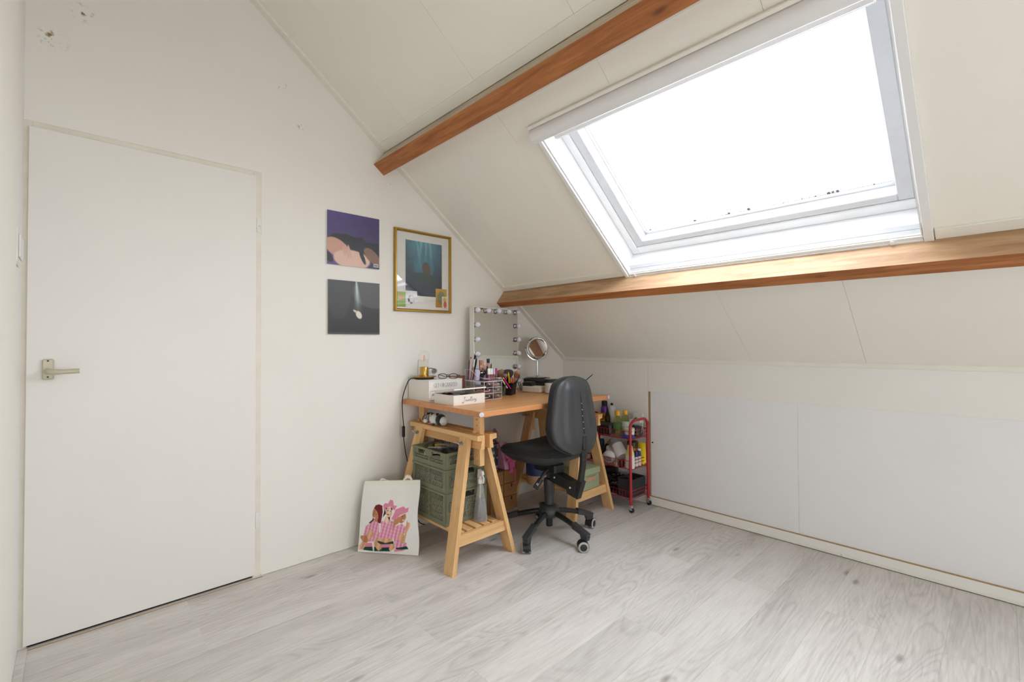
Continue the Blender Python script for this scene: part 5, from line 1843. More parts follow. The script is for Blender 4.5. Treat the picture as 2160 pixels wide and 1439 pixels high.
obj('body', B().solid(lambda u, v: (0.752+0.068*u+0.006*(1-v)*(1-2*u), -0.05-0.016*math.sin(PI*u)*v**0.7, z2+0.14*(1-v)+0.016), lambda u, v: (0.752+0.068*u+0.006*(1-v)*(1-2*u), -0.048+0.016*math.sin(PI*u)*v**0.7, z2+0.14*(1-v)+0.016), 14, 10), LEMON, t)
obj('cap', B().box((0.765, -0.062, z2), (0.807, -0.036, z2+0.018), 0.004), LEMON, t)

z3 = 0.0865
bn_ = thing('storage_bin', 'dark grey fabric bin at the end of the lowest trolley basket', 'bin', (0.75, -0.13, z3))
q = B()
for lo, hi in (((0.69, -0.22, z3), (0.803, -0.216, z3+0.125)), ((0.69, -0.044, z3), (0.803, -0.04, z3+0.125)), ((0.799, -0.22, z3), (0.803, -0.04, z3+0.125)), ((0.69, -0.22, z3), (0.694, -0.04, z3+0.125)), ((0.69, -0.22, z3), (0.803, -0.04, z3+0.003))):
    q.box(lo, hi, 0.0008)
obj('body', q, mat('dark_felt', (44, 44, 45), 0.9, var=0.1, scale=60), bn_, smooth=False)
DKS = mat('dark_satin', (34, 35, 36), 0.3, var=0.1)
for k, (x, y, z, r) in enumerate(((0.735, -0.16, 0.1, 0.028), (0.765, -0.1, 0.1, 0.02))):
    tag(obj('hairbrush', B().ball((x, y, z3+z), r, 14, 9, (1.3, 0.9, 0.8)).cyl((x-0.02, y+0.01, z3+z-0.01), (x-0.05, y+0.05, z3+0.03), 0.008, n=10), DKS), ('large black rounded hairbrush in the grey fabric bin', 'smaller black hairbrush in the grey fabric bin')[k], 'hairbrush')
q = B().cyl((0.47, -0.17, z3+0.09), (0.62, -0.2, z3+0.1), 0.014, 0.011, 14).cyl((0.62, -0.2, z3+0.1), (0.665, -0.209, z3+0.103), 0.006, n=10).cyl((0.6, -0.196, z3+0.099), (0.612, -0.198, z3+0.099), 0.021, n=16)
t = obj('curling_iron', q, DKS)
tag(t, 'black curling iron with a round guard on the lowest trolley basket', 'hair tool')
q = B()
for k in range(3):
    q.cyl((0.545+k*0.008, -0.1995, z3+0.095), (0.545+k*0.008, -0.2005, z3+0.095), 0.0015, n=6)
obj('indicator', q, WHITE, t, kind='stuff')
q = B().cyl((0.45, -0.1, z3+0.11), (0.58, -0.06, z3+0.13), 0.035, 0.03, 16).cyl((0.5, -0.09, z3+0.11), (0.53, -0.17, z3+0.02), 0.016, 0.014, 12)
tag(obj('hair_dryer', q, BLACK), 'black hair dryer at the back of the lowest trolley basket', 'hair tool')
tag(obj('hair_straightener', B().bar((0.44, -0.21, z3+0.02), (0.64, -0.15, z3+0.035), 0.028, 0.024, (0, 0, 1), 0.006), DKS), 'black flat hair straightener under the curling iron', 'hair tool')
rnd = random.Random(21)
q = B()
for k in range(7):
    pts = [(0.44+0.22*rnd.random(), -0.215+0.16*rnd.random(), z3+0.03+0.1*rnd.random()) for _ in range(6)]
    q.tube(catmull(pts, 5), 0.0032, 6)
tag(obj('cable_tangle', q, RUBBER), 'tangle of black cables over the hair tools on the lowest basket', 'cable')
tag(obj('tool_pouch', B().box((0.445, -0.205, z3), (0.68, -0.05, z3+0.016), 0.006), RUBBER), 'flat black pouch under the hair tools', 'pouch')
# ------------------------------------------------------------------ things on the desk
def letter_strokes(txt, x0=0.0):
    """small serif capitals as strokes: (points, weight)"""
    T, t = 0.13, 0.055
    G = {
        'G': (0.72, [([(0.66, 0.74), (0.62, 0.92), (0.4, 1.0), (0.16, 0.88), (0.05, 0.5), (0.16, 0.12), (0.4, 0.0), (0.58, 0.06), (0.62, 0.14)], t), ([(0.06, 0.62), (0.05, 0.5), (0.06, 0.38)], T), ([(0.62, 0.0), (0.62, 0.4)], T), ([(0.48, 0.4), (0.72, 0.4)], t), ([(0.66, 0.7), (0.66, 1.0)], t)]),
        'E': (0.58, [([(0.14, 0), (0.14, 1)], T), ([(0.02, 0.975), (0.54, 0.975), (0.54, 0.8)], t), ([(0.14, 0.52), (0.42, 0.52)], t), ([(0.42, 0.42), (0.42, 0.62)], t), ([(0.02, 0.025), (0.56, 0.025), (0.56, 0.2)], t)]),
        'T': (0.62, [([(0.31, 0), (0.31, 1)], T), ([(0.03, 0.8), (0.03, 0.975), (0.59, 0.975), (0.59, 0.8)], t), ([(0.18, 0.025), (0.44, 0.025)], t)]),
        'O': (0.74, [([(0.37, 1.0), (0.13, 0.87), (0.06, 0.5), (0.13, 0.13), (0.37, 0.0), (0.61, 0.13), (0.68, 0.5), (0.61, 0.87), (0.37, 1.0)], t), ([(0.09, 0.72), (0.06, 0.5), (0.09, 0.28)], T), ([(0.65, 0.72), (0.68, 0.5), (0.65, 0.28)], T)]),
        'R': (0.66, [([(0.14, 0), (0.14, 1)], T), ([(0.02, 0.975), (0.38, 0.975), (0.52, 0.87), (0.52, 0.66), (0.38, 0.53), (0.14, 0.53)], t), ([(0.52, 0.87), (0.53, 0.76), (0.52, 0.66)], T), ([(0.34, 0.53), (0.58, 0.04)], T), ([(0.55, 0.025), (0.66, 0.025)], t), ([(0.02, 0.025), (0.27, 0.025)], t)]),
        'A': (0.7, [([(0.1, 0.02), (0.34, 1.0)], t), ([(0.34, 1.0), (0.58, 0.02)], T), ([(0.18, 0.34), (0.5, 0.34)], t), ([(0.0, 0.025), (0.2, 0.025)], t), ([(0.46, 0.025), (0.7, 0.025)], t)]),
        'N': (0.74, [([(0.13, 0), (0.13, 1)], t), ([(0.1, 1.0), (0.6, 0.0)], T), ([(0.61, 0.0), (0.61, 1.0)], t), ([(0.01, 0.025), (0.26, 0.025)], t), ([(0.0, 0.975), (0.16, 0.975)], t), ([(0.49, 0.975), (0.74, 0.975)], t)]),
        'I': (0.3, [([(0.15, 0), (0.15, 1)], T), ([(0.02, 0.025), (0.28, 0.025)], t), ([(0.02, 0.975), (0.28, 0.975)], t)]),
        'Z': (0.6, [([(0.06, 0.8), (0.07, 0.975), (0.54, 0.975)], t), ([(0.53, 0.97), (0.06, 0.03)], T), ([(0.05, 0.025), (0.55, 0.025), (0.56, 0.2)], t)]),
        'D': (0.72, [([(0.14, 0), (0.14, 1)], T), ([(0.02, 0.975), (0.36, 0.975), (0.58, 0.84), (0.65, 0.5), (0.58, 0.16), (0.36, 0.025), (0.02, 0.025)], t), ([(0.62, 0.7), (0.65, 0.5), (0.62, 0.3)], T)]),
    }
    out, x = [], x0
    for c in txt:
        if c == ' ':
            x += 0.3
            continue
        w, st = G[c]
        out += [([(x+p, q) for p, q in pts], k) for pts, k in st]
        x += w+0.1
    return out, x


INK = mat('grey_ink', (112, 113, 110), 0.7, var=0.05)
WWOOD = mat('whitewashed_wood', (226, 222, 215), 0.6, var=0.03, scale=12, bump=0.1, bscale=200)
BX0, BX1, BY0, BY1, BZ = 0.008, 0.243, -1.507, -1.256, 0.9505
ob = thing('organizer_box', 'white wooden box lettered GET ORGANIZED at the desk corner', 'box', (0.125, -1.38, DZ))
e = 0.009
q = B().box((BX0+0.002, BY0+0.002, DZ), (BX1-0.002, BY0+0.002+e, 0.9425)).box((BX0+0.002, BY1-0.002-e, DZ), (BX1-0.002, BY1-0.002, 0.9425))
q.box((BX0+0.002, BY0+0.0021+e, DZ), (BX0+0.01, BY1-0.0021-e, 0.9425)).box((BX1-0.011, BY0+0.0021+e, 0.8862), (BX1-0.002, BY1-0.0021-e, 0.9425)).box((BX0+0.011, BY0+0.0021+e, DZ), (BX1-0.003, BY1-0.0021-e, DZ+0.006))
obj('body', q, WWOOD, ob, smooth=False)
obj('lid', B().box((BX0, BY0, 0.943), (BX1, BY1, BZ), 0.0012), WWOOD, ob, smooth=False)
dw = obj('drawer', B().box((0.05, BY0+0.0125, DZ+0.0075), (BX1-0.003, BY1-0.0125, 0.8845), 0.001), WWOOD, ob, smooth=False)
obj('knob', B().ball((BX1+0.002, BY0+0.03, 0.866), 0.005, 10, 7), STEEL, dw)
st, wd = letter_strokes('GET ORGANIZED')
q = B()
ty0, ty1, tz0, tz1 = -1.471, -1.294, 0.9055, 0.931
for pts, k in st:
    q.ribbon([(BX1-0.002+0.0005, ty0+(ty1-ty0)*x/wd, tz0+(tz1-tz0)*z) for x, z in pts], k*0.0225, (1, 0, 0))
obj('lettering', q, INK, ob, smooth=False, kind='stuff')

# lamp on the box
BRASS = mat('brushed_brass', (192, 156, 82), 0.3, metal=0.9, var=0.08, scale=120, stretch=(1, 1, 0.1))
lc = V((0.11, -1.454, BZ))
lp = thing('table_lamp', 'small brass lamp with a bare clear filament bulb on the white box', 'lamp', lc)
obj('foot', B().lathe([(0, 0), (0.058, 0), (0.06, 0.002), (0.06, 0.009), (0, 0.009)], lc, 28), RUBBER, lp)
obj('dish', B().lathe([(0, 0.009), (0.055, 0.009), (0.07, 0.013), (0.074, 0.017), (0.073, 0.0185), (0.06, 0.0155), (0, 0.0145)], lc, 36), BRASS, lp)
obj('socket', B().lathe([(0.026, 0.0145), (0.0265, 0.017), (0.0265, 0.074), (0.0255, 0.0755), (0.02, 0.0755), (0.02, 0.06), (0, 0.06)], lc, 28), BRASS, lp)
BULB = clear('bulb_glass', (254, 254, 254), 0.02, None, 0.02, 0.5, True)
bprof = [(0.013, 0.068), (0.016, 0.085), (0.022, 0.103), (0.0305, 0.122), (0.0345, 0.142), (0.032, 0.16), (0.022, 0.173), (0.01, 0.178), (0, 0.1785)]
bb = obj('bulb', B().lathe(bprof, lc, 28), BULB, lp)
q = B()
for a in (0.3, 1.9, 3.4, 5.0):
    q.cyl(lc+V((0.006*math.cos(a), 0.006*math.sin(a), 0.112)), lc+V((0.0025*math.cos(a), 0.0025*math.sin(a), 0.148)), 0.0016, n=6)
obj('filament', q, mat('amber_filament', (226, 150, 84), 0.4, var=0.03), bb, kind='stuff')
obj('glass_stem', B().lathe([(0.006, 0.068), (0.004, 0.09), (0.0025, 0.114), (0, 0.115)], lc, 10), BULB, bb)
q = B().tube(catmull([lc+V((-0.03, -0.045, 0.004)), (0.06, -1.506, 0.955), (0.05, -1.53, 0.94), (0.034, -1.556, 0.86), (0.029, -1.562, 0.80), (0.035, -1.562, 0.73), (0.046, -1.562, 0.662)], 6), 0.003, 8)
q.tube(catmull([(0.046, -1.562, 0.596), (0.055, -1.562, 0.55), (0.08, -1.56, 0.47), (0.11, -1.53, 0.33), (0.06, -1.5, 0.2), (0.03, -1.45, 0.05), (0.03, -1.4, 0.01)], 6), 0.003, 8)
cd = obj('cord', q, RUBBER, lp)
obj('cord_switch', B().box((0.037, -1.571, 0.594), (0.055, -1.554, 0.664), 0.005), RUBBER, cd)

# spectacles on the box
sg = thing('spectacles', 'black rimmed spectacles lying on the white box beside the lamp', 'glasses', (0.2, -1.34, BZ))
GX = MX.Translation(V((0.205, -1.338, BZ+0.018))) @ MX.Rotation(math.radians(43), 4, 'Z')
q = B(GX)
lens = B(GX)
for s_ in (-1, 1):
    pts = []
    for i in range(20):
        a = 2*PI*i/20
        pts.append((s_*0.034+0.026*math.copysign(abs(math.cos(a))**0.75, math.cos(a)), -0.012, 0.015*math.copysign(abs(math.sin(a))**0.75, math.sin(a))-0.001))
    q.tube(pts, 0.0022, 6, closed=True)
    lens.add(pts, [tuple(range(20))])
    q.tube(catmull([(s_*0.06, -0.012, 0.006), (s_*0.064, 0.0, 0.006), (s_*0.06, 0.06, 0.0), (s_*0.045, 0.12, -0.014)], 4), 0.002, 6)
q.tube(catmull([(-0.009, -0.012, 0.004), (0, -0.012, 0.008), (0.009, -0.012, 0.004)], 4), 0.002, 6)
obj('frame', q, RUBBER, sg)
obj('lens', lens, BULB, sg, kind='stuff')

# jewellery tray with its lid ajar
JX0, JX1, JY0, JY1, JZ = 0.303, 0.495, -1.509, -1.283, 0.8795
jt = thing('jewellery_box', 'low white wooden box lettered Jewellery with its lid ajar, at the desk front', 'box', (0.4, -1.396, DZ))
q = B()
w_ = 0.007
for lo, hi in (((JX0, JY0, DZ), (JX1, JY0+w_, JZ)), ((JX0, JY1-w_, DZ), (JX1, JY1, JZ)), ((JX0, JY0+w_, DZ), (JX0+w_, JY1-w_, JZ)), ((JX1-w_, JY0+w_, DZ), (JX1, JY1-w_, JZ)), ((JX0+w_, JY0+w_, DZ), (JX1-w_, JY1-w_, DZ+0.004)), ((0.397, JY0+w_, DZ), (0.401, JY1-w_, JZ-0.006))):
    q.box(lo, hi, 0.0006)
obj('body', q, WWOOD, jt, smooth=False)
LM = MX.Translation(V((JX0, 0, JZ+0.0015))) @ MX.Rotation(-math.atan2(0.0265, 0.192), 4, 'Y')
obj('lid', B(LM).box((0.0, JY0+0.004, 0), (0.193, JY1+0.012, 0.008), 0.001), WWOOD, jt, smooth=False)
JS = [  # script lettering, one unit is the height of a capital
    ([(0.0, 0.02), (-0.06, -0.14), (0.04, -0.28), (0.2, -0.2), (0.34, 0.1), (0.46, 0.6), (0.52, 0.9), (0.56, 1.05)], 1.3), ([(0.3, 0.72), (0.34, 0.95), (0.52, 0.92), (0.68, 1.04), (0.8, 1.0)], 1.0), ([(0.0, 0.02), (0.07, 0.04), (0.1, -0.06), (0.03, -0.1)], 0.9),
    ([(0.6, 0.24), (0.74, 0.3), (0.8, 0.42), (0.72, 0.46), (0.65, 0.28), (0.7, 0.1), (0.82, 0.12), (0.94, 0.28)], 1),
    ([(0.94, 0.28), (1.0, 0.44), (0.96, 0.2), (1.02, 0.1), (1.12, 0.24), (1.18, 0.42), (1.14, 0.18), (1.2, 0.1), (1.32, 0.26), (1.34, 0.42), (1.4, 0.36)], 1),
    ([(1.4, 0.26), (1.52, 0.32), (1.58, 0.44), (1.5, 0.48), (1.44, 0.3), (1.5, 0.12), (1.6, 0.14), (1.7, 0.3)], 1),
    ([(1.7, 0.3), (1.88, 0.76), (1.9, 0.98), (1.82, 0.96), (1.76, 0.5), (1.78, 0.14), (1.88, 0.14), (1.96, 0.3)], 1),
    ([(1.96, 0.3), (2.14, 0.76), (2.16, 0.98), (2.08, 0.96), (2.02, 0.5), (2.04, 0.14), (2.14, 0.14), (2.22, 0.26)], 1),
    ([(2.22, 0.26), (2.36, 0.32), (2.42, 0.44), (2.34, 0.48), (2.28, 0.3), (2.34, 0.12), (2.44, 0.14), (2.54, 0.34)], 1),
    ([(2.54, 0.34), (2.6, 0.5), (2.66, 0.44), (2.74, 0.46), (2.68, 0.2), (2.74, 0.12), (2.84, 0.3)], 1),
    ([(2.84, 0.3), (2.92, 0.48), (2.86, 0.22), (2.94, 0.14), (3.06, 0.34), (3.12, 0.5), (3.02, 0.1), (2.86, -0.22), (2.74, -0.28), (2.74, -0.16), (2.96, 0.02), (3.2, 0.2)], 1)]
q = B()
for pts, k in JS:
    pp = catmull([(0, x, z) for x, z in pts], 4)
    q.ribbon([(JX1+0.0005, -1.447+0.032*(p.y), 0.8395+0.0265*p.z) for p in pp], 0.0017*k, (1, 0, 0))
obj('lettering', q, INK, jt, smooth=False, kind='stuff')
for nm, lb, ca, b_, m_ in (('bead_bracelet', 'dark red bead bracelet inside the jewellery box', 'bracelet', B().tube([(0.345+0.026*math.cos(a*PI/12), -1.44+0.026*math.sin(a*PI/12), 0.872+0.003*math.sin(a)) for a in range(24)], 0.005, 8, closed=True), mat('garnet', (126, 40, 66), 0.3, var=0.2, scale=80)),
                           ('blue_pouch', 'navy velvet pouch inside the jewellery box', 'pouch', B().box((0.42, -1.42, 0.85), (0.475, -1.35, 0.876), 0.008), mat('navy_velvet', (34, 40, 66), 0.9, var=0.1)),
                           ('leaf_brooch', 'pale green brooch inside the jewellery box', 'brooch', B().ball((0.45, -1.315, 0.874), 0.012, 10, 7, (1.6, 1, 0.4)).ball((0.43, -1.33, 0.872), 0.012, 10, 7, (0.8, 1.5, 0.4)), mat('pale_green_enamel', (150, 166, 120), 0.4))):
    tag(obj(nm, b_, m_), lb, ca)
tag(obj('lining_cloth', B().box((JX0+0.009, JY0+0.009, DZ+0.005), (0.395, JY1-0.009, 0.865), 0.003).box((0.403, JY0+0.009, DZ+0.005), (JX1-0.009, JY1-0.009, 0.848), 0.003), mat('pale_velvet', (196, 192, 178), 0.9, var=0.1, scale=40)), 'pale padded inserts inside the jewellery box', 'insert')

tag(obj('copper_box', B().box((0.045, -1.245, DZ), (0.11, -1.124, 0.957), 0.003), mat('copper_card', (150, 108, 92), 0.45, var=0.05)), 'copper brown box standing between the white box and the wall mirror', 'box')

# clear make-up organizer
AX0, AX1, AY0, AY1, AZ = 0.217, 0.408, -1.213, -1.068, 0.933
ao = thing('makeup_organizer', 'clear acrylic make-up organizer with small drawers and an open top tray', 'organizer', (0.31, -1.14, DZ))
q = B()
e = 0.0028
q.box((AX0, AY0, DZ), (AX1-0.004, AY0+e, AZ)).box((AX0, AY1-e, DZ), (AX1-0.004, AY1, AZ)).box((AX0, AY0, DZ), (AX0+e, AY1, AZ)).box((AX0, AY0, DZ), (AX1-0.004, AY1, DZ+e)).box((AX0-0.004, AY0-0.004, AZ), (AX1+0.002, AY1+0.004, AZ+0.004))
for k in (1, 2):
    q.box((AX0, AY0, DZ+k*0.0365), (AX1-0.006, AY1, DZ+k*0.0365+0.002))
q.box((AX0+0.01, -1.142, DZ), (AX1-0.006, -1.139, AZ))
obj('case', q, ACR, ao, smooth=False)
EDGE = clear('acrylic_edge', (255, 255, 255), 0.5, (246, 246, 250), 0.1, 0.3)
q = B()
g = 0.0011
for y in (AY0+0.001, -1.1405, AY1-0.001):
    q.box((AX1-0.004, y-g, DZ), (AX1-0.0015, y+g, AZ))
for k in range(4):
    z = min(AZ-0.001, DZ+0.001+k*0.0365)
    q.box((AX1-0.004, AY0, z-g), (AX1-0.0015, AY1, z+g)).box((AX0, AY0, z-g), (AX1-0.004, AY0+0.0022, z+g))
for x in (AX0+0.001, AX1-0.004):
    q.box((x-g, AY0, DZ), (x+g, AY0+0.0022, AZ))
q.box((AX0-0.004, AY0-0.0045, AZ), (AX1+0.002, AY0-0.0035, AZ+0.004)).box((AX1+0.0015, AY0-0.004, AZ), (AX1+0.0025, AY1+0.004, AZ+0.004))
z_ = AZ+0.004
for a_, b__ in (((AX0, z_+0.068), (AX0+0.06, z_+0.068)), ((AX0+0.06, z_+0.068), (AX0+0.12, z_+0.026)), ((AX0+0.12, z_+0.026), (AX1-0.01, z_+0.02))):
    q.bar((a_[0], AY0-0.0005, a_[1]), (b__[0], AY0-0.0005, b__[1]), 0.0024, 0.0018, (0, 0, 1))
q.box((AX0-0.002, AY0-0.002, z_), (AX0+0.001, AY0, z_+0.068)).box((AX0-0.002, AY0-0.002, z_+0.066), (AX0+0.001, AY1+0.002, z_+0.068))
q.box((AX1-0.012, AY0, z_+0.0165), (AX1-0.009, AY1, z_+0.018))
obj('edge', q, EDGE, ao, smooth=False)  # whitish strips paint in the bright highlights along the acrylic edges
fills = [mat('dark_palette', (96, 90, 92), 0.4, var=0.3, scale=60), mat('rose_palette', (196, 136, 124), 0.45, var=0.25, scale=60), mat('blush_palette', (206, 172, 176), 0.45, var=0.25, scale=60)]
for r in range(3):
    for c in range(2):
        y0 = AY0+0.004+c*0.0715
        z0 = DZ+0.004+r*0.0365
        q = B().box((AX1-0.0045, y0, z0), (AX1-0.0015, y0+0.066, z0+0.0325)).box((AX0+0.02, y0+0.003, z0), (AX1-0.004, y0+0.063, z0+0.002))
        d = obj('drawer', q, ACR_G, ao, smooth=False)
        obj('knob', B().lathe([(0, 0), (0.0035, 0), (0.0045, 0.004), (0.0035, 0.008), (0, 0.009)], (AX1-0.0015, y0+0.033, z0+0.018), 10, d=(1, 0, 0)), EDGE, d)
        q = B().box((AX0+0.09, y0+0.01+0.006*c, z0+0.003), (AX1-0.014, y0+0.044+0.008*((r+c) % 2), z0+0.009+0.005*((r+c) % 2)), 0.003)
        tag(obj('palette', q, fills[(2-r+c) % 3]), ('%s make-up palette in the %s drawer of the acrylic organizer' % (('dark', 'rose', 'blush')[(2-r+c) % 3], ('bottom left', 'bottom right', 'middle left', 'middle right', 'top left', 'top right')[r*2+c])), 'palette', 'palettes in the acrylic drawers')
q = B()
zt = AZ+0.004
q.box((AX0-0.002, AY0-0.002, zt), (AX0+0.001, AY1+0.002, zt+0.068))
for yy in (AY0-0.002, AY0+0.062, AY1):
    q.prism([(AX0, yy, zt), (AX1-0.01, yy, zt), (AX1-0.01, yy, zt+0.02), (AX0+0.12, yy, zt+0.026), (AX0+0.06, yy, zt+0.068), (AX0, yy, zt+0.068)], (0, 0.0028, 0))
q.box((AX0+0.06, AY0, zt), (AX0+0.063, AY0+0.062, zt+0.05)).box((AX0+0.11, AY0+0.062, zt), (AX0+0.113, AY1, zt+0.03))
q.box((AX1-0.012, AY0, zt), (AX1-0.009, AY1, zt+0.018))
for k in range(5):
    yy = AY0+0.064+k*0.0195
    q.box((AX0+0.113, yy, zt), (AX1-0.01, yy+0.0018, zt+0.03))
obj('top_tray', q, ACR, ao, smooth=False)


def stick(name, label, cat, p0, p1, r0, m0, tip=None, mt=None, r1=None, group=None):
    """pencil or tube from p0 to p1; tip gives length and radius of its end piece"""
    p0, p1 = V(p0), V(p1)
    t = thing(name, label, cat, p0, group)
    d = (p1-p0).normalized()
    L = (p1-p0).length
    tl = tip[0] if tip else 0
    obj('body', B().cyl(p0, p1-d*tl, r0, r1 or r0, 12), m0, t)
    if tip:
        obj('tip', B().lathe([(tip[1]*0.9, L-tl), (tip[1], L-tl*0.7), (tip[1]*tip[2], L), (0, L)], p0, 12, d=d), mt, t)
    return t


ROSE = mat('rose_gold', (206, 146, 124), 0.25, metal=0.7, var=0.04)
PINKP = mat('pink_lacquer', (214, 160, 176), 0.35, var=0.03)
PLUM = mat('plum_lacquer', (64, 22, 66), 0.35, var=0.05)
VIOL = mat('violet_lacquer', (104, 66, 190), 0.35, var=0.04)
LILAC = mat('lilac_plastic', (186, 180, 212), 0.35, var=0.03)
BEIGE = mat('beige_fluid', (206, 160, 150), 0.4, var=0.04)
MAG = mat('magenta_lacquer', (170, 40, 110), 0.35)
tz = zt+0.002
stick('lip_pencil', 'pink pencil leaning tallest in the acrylic tray', 'pencil', (0.252, -1.2075, tz), (0.236, -1.182, 1.083), 0.0034, PINKP, (0.01, 0.0038, 0.7), RUBBER)
stick('lip_pencil', 'plum pencil leaning behind the tall pink one', 'pencil', (0.235, -1.206, tz), (0.226, -1.189, 1.064), 0.0034, PLUM, (0.012, 0.0036, 0.2), PLUM)
stick('mascara_tube', 'rose tube with pale band in the acrylic tray', 'tube', (0.262, -1.196, tz), (0.252, -1.166, 1.068), 0.0046, ROSE, (0.05, 0.0048, 0.95), CREAM)
stick('makeup_brush', 'violet handled brush with dark tuft in the acrylic tray', 'brush', (0.242, -1.185, tz), (0.224, -1.132, 1.092), 0.004, VIOL, (0.022, 0.0062, 0.75), mat('maroon_bristle', (74, 40, 48), 0.8))
stick('mascara_tube', 'thick black tube leaning beside the violet brush', 'tube', (0.255, -1.184, tz), (0.24, -1.138, 1.073), 0.0062, RUBBER, (0.03, 0.0062, 0.5), RUBBER)
stick('eyeliner', 'thin black pencil reaching above the violet brush', 'pencil', (0.23, -1.177, tz), (0.222, -1.139, 1.1), 0.003, RUBBER, (0.012, 0.003, 0.25), RUBBER)
stick('cream_tube', 'lilac tube standing at the front of the acrylic tray', 'tube', (0.318, -1.199, tz), (0.318, -1.199, 1.006), 0.013, LILAC, (0.012, 0.0135, 0.95), LILAC)
t = thing('powder_compact', 'black round compact with a silver band in the acrylic tray', 'compact', (0.296, -1.122, tz+0.028))
cpt = V((0.262, -1.118, tz+0.03))
obj('body', B().lathe([(0, 0), (0.028, 0), (0.03, 0.004), (0.03, 0.024), (0.028, 0.027), (0, 0.027)], cpt, 26), GLOSSB, t)
obj('band', B().lathe([(0.0305, 0.011), (0.0308, 0.013), (0.0305, 0.016)], cpt, 26), CHROME, t)
stick('lipstick', 'copper lipstick standing tallest in the acrylic tray', 'lipstick', (0.248, -1.111, tz+0.057), (0.248, -1.111, 1.062), 0.0105, ROSE, (0.034, 0.0112, 0.98), mat('copper_cap', (186, 116, 92), 0.3, metal=0.6))
stick('lipstick', 'pale copper lipstick next to the tallest copper one', 'lipstick', (0.262, -1.092, tz+0.057), (0.258, -1.086, 1.06), 0.007, ROSE, (0.03, 0.0075, 0.98), mat('pale_copper', (224, 178, 156), 0.3, metal=0.4))
stick('gloss_tube', 'black gloss tube leaning in front of the copper lipsticks', 'tube', (0.3, -1.098, tz), (0.292, -1.093, 1.024), 0.0062, RUBBER, (0.02, 0.0062, 0.6), RUBBER)
stick('pearl_earring_stand', 'cluster of pearly white charms in the acrylic tray', 'charm', (0.292, -1.165, tz), (0.29, -1.16, 1.0), 0.006, CREAM, (0.03, 0.008, 0.8), CREAM)
stick('foundation_bottle', 'beige fluid bottle with black cap at the back of the acrylic tray', 'bottle', (0.262, -1.062+0.004, tz), (0.262, -1.0585, 1.07), 0.0115, BEIGE, (0.028, 0.0105, 1.0), GLOSSB)
stick('gloss_tube', 'lilac tube leaning right at the back of the acrylic tray', 'tube', (0.24, -1.072, tz), (0.224, -1.016, 1.07), 0.007, LILAC, (0.03, 0.0072, 0.9), LILAC)
stick('applicator', 'black slim applicator beside the lilac tube', 'applicator', (0.3, -1.0695, tz), (0.29, -1.057, 1.04), 0.004, RUBBER, (0.02, 0.004, 0.4), RUBBER)
for k, (y, r, m_, lb) in enumerate(((-1.1425, 0.0105, WHITE, 'white capped gloss, first in the acrylic row'), (-1.1215, 0.0095, WHITE, 'white capped gloss, second in the acrylic row'), (-1.101, 0.0068, LILAC, 'lilac capped gloss, third in the acrylic row'), (-1.0805, 0.0068, MAG, 'magenta capped gloss, last in the acrylic row'))):
    t = thing('lip_gloss', lb, 'lip gloss', (0.362, y+0.005, tz), 'row of capped glosses in the organizer')
    obj('body', B().lathe([(0, 0), (r*0.92, 0), (r*0.92, 0.036), (0, 0.036)], (0.362, y+0.005, tz), 14), clear('gloss_glass', (232, 190, 190), 0.35, (206, 150, 150), 0.1), t)
    obj('cap', B().lathe([(r, 0.036), (r, 0.068), (r*0.8, 0.073), (0, 0.073)], (0.362, y+0.005, tz), 14), m_, t)
tag(obj('eye_palette', B().box((0.33, -1.16+0.002, tz), (0.395, -1.154, tz+0.013), 0.002).box((0.29, -1.2, tz), (0.3, -1.16, tz+0.02), 0.003), mat('pink_sheen', (206, 150, 190), 0.35, var=0.1, scale=50)), 'pink palette lying in the acrylic tray', 'palette')

# mesh cup with brushes
MESHB = clear('black_mesh', (60, 60, 60), 0.72, (26, 26, 26), 0.4)
cx, cy = 0.268, -0.882
cup = thing('brush_cup', 'black mesh cup full of make-up brushes and pens', 'cup', (cx, cy, DZ))
CM = MX.Translation(V((cx, cy, DZ))) @ MX.Rotation(math.radians(28), 4, 'Z')
q = B(CM)
for k in range(4):
    a = k*PI/2
    R2 = CM @ MX.Rotation(a, 4, 'Z')
    q.M = R2
    q.hexa([(0.036, -0.036, 0), (0.0375, -0.036, 0), (0.046, -0.046, 0.08), (0.0445, -0.046, 0.08), (0.036, 0.036, 0), (0.0375, 0.036, 0), (0.046, 0.046, 0.08), (0.0445, 0.046, 0.08)])
q.M = CM
q.box((-0.037, -0.037, 0), (0.037, 0.037, 0.003))
obj('body', q, MESHB, cup, smooth=False)
q = B(CM)
for z, w in ((0.0015, 0.0372), (0.08, 0.046)):
    q.tube([(w, w, z), (-w, w, z), (-w, -w, z), (w, -w, z)], 0.0017, 6, closed=True)
obj('rim', q, RUBBER, cup)
q = B(CM).box((0.038, -0.062, 0.0), (0.0395, -0.01, 0.042)).box((0.0, -0.062, 0), (0.0395, -0.0605, 0.042)).box((0.0, -0.062, 0), (0.0395, -0.037, 0.002))
obj('front_pocket', q, MESHB, cup, smooth=False)


def brush(label, p0, p1, r, hm, hr_, hl_, flat=1.0, ferr=None, bm=None):
    p0, p1 = V(p0), V(p1)
    hr, hl = hr_*1.2, hl_*1.15
    d = (p1-p0).normalized()
    t = thing('makeup_brush', label, 'brush', p0, 'brushes in the mesh cup')
    L = (p1-p0).length
    obj('handle', B().cyl(p0, p1-d*hl*1.4, r*0.8, r, 10), hm, t)
    obj('ferrule', B().cyl(p1-d*hl*1.45, p1-d*hl*0.85, r*1.05, hr*0.62, 12), ferr or CHROME, t)
    obj('bristles', B().lathe([(hr*0.6, L-hl*0.9), (hr*0.95, L-hl*0.55), (hr, L-hl*0.3), (hr*0.8, L-hl*0.1), (hr*0.4, L), (0, L+0.001)], p0, 16, 1.0, flat, d=d), bm, t)


